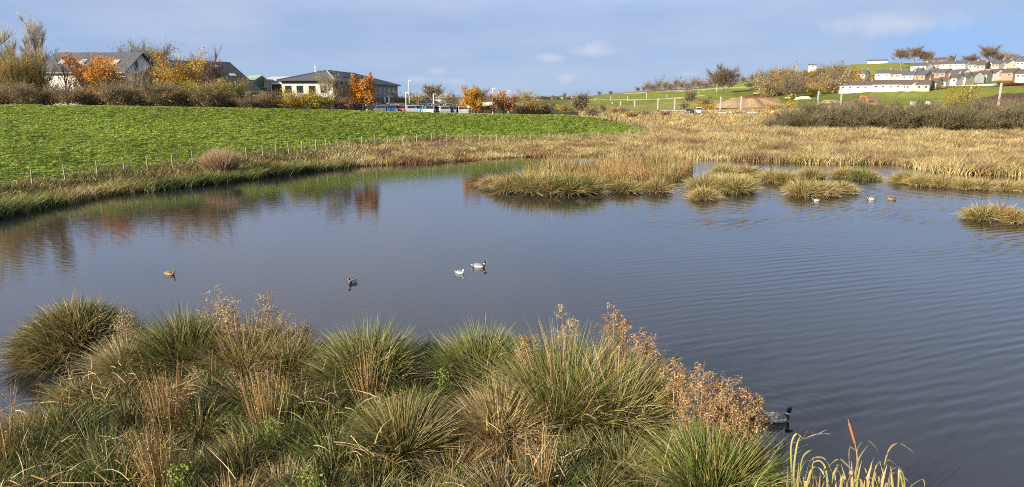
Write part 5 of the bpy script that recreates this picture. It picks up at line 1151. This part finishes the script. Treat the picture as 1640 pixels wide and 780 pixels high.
# ------------------------------------------------------------------ car park and vehicles
def sheet(name, pts, m_, lift=.05):
    me = bpy.data.meshes.new(name); n_ = 24; vs = []; fs = []
    a, b, c_, d = [Vector(p_) for p_ in pts]
    for i in range(n_ + 1):
        for j in range(n_ + 1):
            p_ = a.lerp(b, i / n_).lerp(d.lerp(c_, i / n_), j / n_); vs.append((p_.x, p_.y, gz(p_.x, p_.y) + lift + .08))
    for i in range(n_):
        for j in range(n_): q = i * (n_ + 1) + j; fs.append((q, q + n_ + 1, q + n_ + 2, q + 1))
    me.from_pydata(vs, [], fs); o = link(name, me, M[m_]); tag(o, kind='structure')
sheet('car_park', [(-27, 107), (-6, 110), (-8, 150), (-30, 150)], 'asphalt')
def make_car(van=False):
    r = empty('parked_car', (0, 0, 0)); Ln, Wd = 4.2, 1.76
    prof = [(-2.1, .32), (-2.1, .72), (-2.0, .95), (-1.3, 1.0), (-.75, 1.42), (.55, 1.46), (1.5, 1.36), (2.02, .95), (2.1, .7), (2.1, .32)] if not van else [(-2.4, .35), (-2.4, .9), (-2.2, 1.1), (-1.6, 1.25), (-1.1, 1.95), (2.4, 2.0), (2.45, 1.2), (2.45, .35)]
    def ring(w_, sc_=1): return [(x * sc_, w_, z) for x, z in prof]
    n_ = len(prof); vs = []; fs = []
    for w_, s_ in ((-Wd / 2, .98), (-Wd / 2 * .99, 1), (Wd / 2 * .99, 1), (Wd / 2, .98)):
        for x, z in prof: k = 1 if z < 1.0 else .86; vs.append((x * s_, w_ * k, z))
    for a_ in range(3):
        for i in range(n_): j = (i + 1) % n_; fs.append((a_ * n_ + i, a_ * n_ + j, (a_ + 1) * n_ + j, (a_ + 1) * n_ + i))
    fs.append(tuple(range(n_))[::-1]); fs.append(tuple(3 * n_ + i for i in range(n_)))
    MB().add(vs, fs).build('body', M['car'], r, bevel=.04)
    zt, zb_ = (1.38, 1.0) if not van else (1.85, 1.35)
    k = .86
    if not van:
        MB().hexa([(-1.32, -.70, 1.0), (-1.32, .70, 1.0), (-1.26, .70, 1.0), (-1.26, -.70, 1.0)], [(-.82, -.62, 1.40), (-.82, .62, 1.40), (-.76, .62, 1.42), (-.76, -.62, 1.42)]).build('windscreen', M['glass'], r)
        MB().hexa([(1.96, -.68, 1.02), (1.96, .68, 1.02), (2.0, .68, 1.02), (2.0, -.68, 1.02)], [(1.54, -.6, 1.36), (1.54, .6, 1.36), (1.60, .6, 1.36), (1.60, -.6, 1.36)]).build('rear_window', M['glass'], r)
    else:
        MB().hexa([(-1.66, -.75, 1.3), (-1.66, .75, 1.3), (-1.6, .75, 1.3), (-1.6, -.75, 1.3)], [(-1.18, -.70, 1.88), (-1.18, .70, 1.88), (-1.10, .7, 1.88), (-1.10, -.7, 1.88)]).build('windscreen', M['glass'], r)
    for s in (-1, 1):
        y0 = s * (.775 if not van else .775); x0_, x1_ = (-1.05, 1.5) if not van else (-1.4, -.4)
        MB().hexa([(x0_, y0 - .02, zb_ + .02), (x1_, y0 - .02, zb_ + .02), (x1_, y0 + .02, zb_ + .02), (x0_, y0 + .02, zb_ + .02)], [(x0_ + .4, y0 - .02, zt), (x1_ - .2, y0 - .02, zt), (x1_ - .2, y0 + .02, zt), (x0_ + .4, y0 + .02, zt)]).build('side_window', M['glass'], r)
        MB().box(-2.13, -2.07, s * .62 - .16, s * .62 + .16, .62, .78).build('headlight', M['lamp'], r)
        for x in (-1.3, 1.3):
            w_ = MB().tube([(x, s * .72, .32), (x, s * .91, .32)], .32, 16).build('wheel', M['rubber'], r); MB().tube([(x, s * .90, .32), (x, s * .925, .32)], .19, 12).build('rim', M['steel'], w_)
    return r
car = make_car(); used = False
CC = [((.20, .21, .22), 'silver'), ((.03, .03, .035), 'black'), ((.48, .48, .48), 'white'), ((.12, .13, .14), 'dark grey'), ((.05, .12, .35), 'blue'), ((.48, .48, .48), 'white'), ((.40, .08, .07), 'faded red'), ((.50, .50, .52), 'white'), ((.16, .50, .68), 'light blue'), ((.52, .52, .52), 'white'), ((.45, .45, .46), 'white'), ((.08, .08, .09), 'black'), ((.25, .26, .27), 'silver'), ((.10, .10, .11), 'grey')]
front = [(596, 1), (611, 3), (626, 4), (641, 6), (656, 7), (672, 8), (690, 9), (708, 10), (725, 13), (740, 2)]
back1 = [(604, 0), (619, 1), (634, 2), (649, 11), (666, 3), (682, 1), (698, 5), (714, 3), (731, 4)]
back2 = [(627, 2), (643, 3), (659, 1), (675, 4), (690, 0), (704, 3), (719, 2), (735, 12)]
nth = {}
for rowi, (row, Y0, nm) in enumerate(((front, 114, 'front'), (back1, 123, 'middle'), (back2, 134, 'rear'))):
    for i, (px, ci) in enumerate(row):
        o = car if not used else copy_tree(car); used = True
        X, Y, z = spot(px, Y0 + (px - 600) * .02 + random.uniform(-1.0, 1.0)); s_ = 1.0
        o.location = (X, Y, z + .14); o.rotation_euler = (0, 0, math.pi / 2 + random.uniform(-.25, .25) + .15 + (math.pi if i % 3 == 1 else 0)); o.scale = (s_,) * 3
        c_, cn = CC[ci]; o['label'] = f'{cn} car in {nm} row of the car park, {ordn(i)} from the left'; o['category'] = 'car'; o['group'] = 'cars in the car park'
        for k in kids(o):
            k.color = (*c_, 1)
van = make_car(True); van.name = 'parked_van'; X, Y, z = spot(1119, 225); van.location = (X, Y, z + .2); van.rotation_euler = (0, 0, 1.25); tag(van, 'white van parked on rough ground beyond the reedbed', 'van')
for k in kids(van): k.color = (.8, .8, .8, 1)
c2 = copy_tree(car); X, Y, z = spot(1104, 222); c2.location = (X, Y, z + .3); c2.rotation_euler = (0, 0, 1.0); c2['label'] = 'dark blue car parked left of the white van beyond reedbed'; c2['group'] = 'vehicles beyond the reedbed'
for k in kids(c2): k.color = (.03, .05, .10, 1)
# excavators
def excavator(label, px, Y, pyb, m_, flip=1, sc_=1.0, boomh=1.0):
    q = spot(px, Y); r = empty('excavator', q, 0, label, 'excavator', 'excavators on the earthworks'); r.scale = (flip * sc_, sc_, sc_)
    for s in (-1, 1):
        tr = MB().hexa([(-1.7, s * 1.1 - .3, 0), (1.7, s * 1.1 - .3, 0), (1.7, s * 1.1 + .3, 0), (-1.7, s * 1.1 + .3, 0)], [(-2, s * 1.1 - .3, .8), (2, s * 1.1 - .3, .8), (2, s * 1.1 + .3, .8), (-2, s * 1.1 + .3, .8)]).build('track', M['rubber'], r, bevel=.1)
    MB().box(-1.8, 1.3, -1.2, 1.2, .9, 1.9).build('body', M[m_], r, bevel=.1)
    cb = MB().box(.1, 1.4, -1.15, -.1, 1.92, 3.0).build('cab', M[m_], r, bevel=.08); MB().box(.2, 1.42, -1.2, -.15, 2.1, 2.8).build('cab_window', M['glass'], cb)
    MB().tube([(1.1, .3, 1.6), (2.4, .3, 4.6 * boomh), (4.6, .3, 5.0 * boomh)], [.28, .34, .2], 6).build('boom', M[m_], r)
    a_ = MB().tube([(4.3, .3, 5.2 * boomh), (5.6, .3, 1.9)], [.26, .18], 6).build('arm', M[m_], r)
    MB().hexa([(4.8, -.3, 1.0), (5.8, -.3, 1.2), (5.8, .9, 1.2), (4.8, .9, 1.0)], [(5.2, -.3, 1.9), (6.0, -.3, 1.8), (6.0, .9, 1.8), (5.2, .9, 1.9)]).build('bucket', M['steel'], a_)
excavator('yellow excavator with raised boom behind the earth mound', 1211, 385, 150, 'yellow', 1, .8, 1.1)
excavator('yellow excavator by the pale spoil heap', 1262, 345, 156, 'yellow', 1, .75, .8)
excavator('orange excavator half hidden by the thicket', 1396, 235, 168, 'orange', -1, .85, .9)
# spoil heaps and odd white tanks
def heap(name, label, cat, px, Y, wpx, hpx, c_, dp=.6):
    X, Y, z = spot(px, Y); wd = wpx / F * Y; hh = hpx / F * Y; n_ = 40; k = 14; vs = []; fs = []; cs = []
    ph = random.random() * 9
    for i in range(k + 1):
        for j in range(n_):
            f = i / k; a = 2 * math.pi * j / n_; pf = f; rr = f * (1 + .18 * math.sin(3 * a + ph) + .1 * math.sin(7 * a + ph * 2)); zz = hh * (1 - max(0, (f - .45) / .55) ** 1.3) * (.86 + .14 * math.sin(5 * a + ph) * f + .08 * math.sin(9 * f + 2 * a)) - .3
            vs.append((math.cos(a) * rr * wd / 2, math.sin(a) * rr * wd / 2 * dp, zz))
    for i in range(k):
        for j in range(n_): fs.append((i * n_ + j, i * n_ + (j + 1) % n_, (i + 1) * n_ + (j + 1) % n_, (i + 1) * n_ + j))
    mb = MB(); mb.add(vs, fs, c_); o = mb.build(name, M['heapm'], None, True); o.location = (X, Y, z); tag(o, label, cat); return o
M['heapm'] = vcol('spoil', .95, 0, .05, 1.2)
heap('spoil_heap', 'pale stone spoil heap right of the yellow excavator', 'heap', 1288, 340, 30, 7, (.55, .48, .36))
heap('earth_mound', 'broad reddish brown earth mound behind the guard rail', 'mound', 1195, 300, 116, 16, (.36, .25, .15))
heap('spoil_heap', 'low tan spoil heap in the green ground below bungalows', 'heap', 1330, 290, 34, 6, (.36, .26, .16))
heap('earth_mound', 'dark bare soil bank under the right hand houses', 'mound', 1625, 225, 100, 14, (.12, .075, .05), .4)
r = empty('water_tank', spot(1486, 232), 0, 'rounded white tank with pipe behind the thicket', 'tank')
MB().tube([(-.9, 0, 1.0), (-.75, 0, 1.0), (.75, 0, 1.0), (.9, 0, 1.0)], [.5, .9, .9, .5], 16).build('tank', M['white_paint'], r, True); MB().tube([(-.7, 0, 1.2), (-4.5, .4, .6)], .22, 8).build('pipe', M['steel'], r); MB().box(-.8, .8, -.5, .5, -.3, .4).build('cradle', M['steel'], r)
for lab, px, Y, w_, h_ in (('square white crate left of the rounded white tank', 1461, 230, 1.3, 1.5), ('long low white trough by the guard rail', 1205, 215, 3.0, .3), ('pale low trough left of the long white one', 1157, 215, 2.4, .3), ('small white box before the thicket end', 1237, 215, .6, .5), ('small white box right of the van', 1170, 215, .6, .5)):
    X, Y, z = spot(px, Y); r = empty('trough' if w_ > 2 else 'white_box', (X, Y, z + .4), .1, lab, 'trough' if w_ > 2 else 'box')
    MB().box(-w_ / 2, w_ / 2, -.5, .5, 0, h_).build('body', M['white_paint'], r, bevel=.04); MB().box(-w_ / 2 + .1, w_ / 2 - .1, -.4, .4, h_ + .003, h_ + .06).build('lid', M['steel'], r)
    for s in (-1, 1): MB().box(s * w_ * .35 - .06, s * w_ * .35 + .06, -.4, .4, -.6, -.003).build('foot', M['steel'], r)

# ------------------------------------------------------------------ birds on the water
def loft(rings, n=14):
    """rings: (x, z, half width, half height, colour)"""
    P = [Vector((a[0], 0, a[1])) for a in rings]; vs = []; fs = []; cs = []
    for i, a in enumerate(rings):
        d = (P[min(i + 1, len(P) - 1)] - P[max(i - 1, 0)]).normalized(); up = Vector((0, 1, 0)).cross(d) * -1
        for k in range(n):
            an = 2 * math.pi * k / n; vs.append(P[i] + Vector((0, math.cos(an) * a[2], 0)) + up * math.sin(an) * a[3])
            c_ = a[4]; low = math.sin(an)
            cs.append(c_[1] if isinstance(c_[0], tuple) and low > .45 else (c_[0] if isinstance(c_[0], tuple) else c_))
    for i in range(len(rings) - 1):
        for k in range(n): k2 = (k + 1) % n; fs.append((i * n + k, i * n + k2, i * n + n + k2, i * n + n + k))
    fs.append(tuple(range(n))[::-1]); fs.append(tuple((len(rings) - 1) * n + k for k in range(n)))
    mb = MB(); mb.add(vs, fs); mb.c = [tuple(c_) for c_ in cs]; return mb
def bird(name, label, cat, px, py, head, kind='drake', s=1.0, group='birds on the pond'):
    X, Y, _ = onz(px, py); r = empty(name, (X, Y, 0), head, label, cat, group); s *= .95; r.scale = (s, s, s)
    if kind == 'drake':
        side, back, blk, br, wt, gr, bill = (.58, .56, .50), (.32, .30, .27), (.02, .02, .02), (.12, .06, .04), (.8, .8, .78), (.012, .045, .03), (.50, .45, .12)
    elif kind == 'hen':
        side, back, blk, br, wt, gr, bill = (.36, .25, .13), (.20, .13, .07), (.30, .22, .13), (.28, .18, .09), (.30, .21, .12), (.22, .15, .08), (.35, .20, .05)
    else:
        side, back, blk, br, wt, gr, bill = (.5, .5, .5), (.30, .33, .36), (.5, .5, .5), (.8, .8, .8), (.8, .8, .8), (.8, .8, .8), (.4, .08, .03)
    R = [(-.33, .115, .012, .008, wt), (-.29, .10, .045, .018, wt), (-.25, .085, .065, .04, blk), (-.21, .07, .085, .06, blk), (-.195, .068, .09, .065, (side, back)), (-.12, .06, .112, .088, (side, back)), (0, .055, .122, .10, (side, back)), (.10, .055, .115, .096, (side, back)),
         (.165, .065, .095, .082, (side, back)), (.18, .07, .088, .078, br), (.215, .095, .06, .06, br), (.228, .135, .042, .046, br), (.232, .15, .038, .042, wt), (.235, .168, .036, .04, wt), (.237, .175, .037, .041, gr), (.245, .21, .040, .045, gr), (.262, .24, .040, .044, gr), (.288, .25, .034, .034, gr), (.305, .247, .022, .022, gr)]
    loft(R).build('body', M['feather'], r, True)
    loft([(.30, .245, .020, .020, bill), (.325, .238, .021, .012, bill), (.36, .232, .022, .007, bill), (.37, .231, .014, .004, bill)], 8).build('bill', M['feather'], r, True)
    for q in (-1, 1):
        wg = loft([(-.26, .12, .012, .008, blk if kind != 'gull' else (.03, .03, .03)), (-.15, .115, .022, .035, back), (0, .10, .026, .055, back), (.10, .09, .02, .045, back), (.14, .085, .006, .01, back)], 8)
        wg.v = [(a, b * 1 + q * .088, c_) for a, b, c_ in wg.v]; wg.build('wing', M['feather'], r, True)
        e_ = MB(); e_.tube([(.285, q * .030, .258), (.285, q * .036, .258)], .006, 8); e_.build('eye', M['eye'], r)
    return r
bird('mallard_drake', 'mallard drake with white collar swimming beside the rusty weed clump', 'duck', 1243, 674, .08, 'drake', 1.1)
bird('mallard_drake', 'mallard drake half hidden behind dry seed heads on right', 'duck', 1067, 585, -.35, 'drake')
bird('mallard_drake', 'pale sided mallard drake right of the white gull', 'duck', 767, 428, -.1, 'drake')
bird('gull', 'small white gull sitting left of the middle drake', 'gull', 736, 438, -.5, 'gull', .72)
bird('mallard_drake', 'dark drake with pale breast facing the camera near centre', 'duck', 565, 453, -1.9, 'drake', .9)
bird('mallard_hen', 'brown mallard hen alone on the left water', 'duck', 272, 440, -.25, 'hen', .82)
bird('mallard_drake', 'duck swimming below the free standing golden mound', 'duck', 1307, 322, math.pi + .05, 'drake')
bird('mallard_drake', 'mallard drake leading the far right pair', 'duck', 1395, 320, math.pi - .05, 'drake', 1.1)
bird('mallard_hen', 'brown hen following the far right drake', 'duck', 1428, 320, math.pi + .1, 'hen', 1.05)
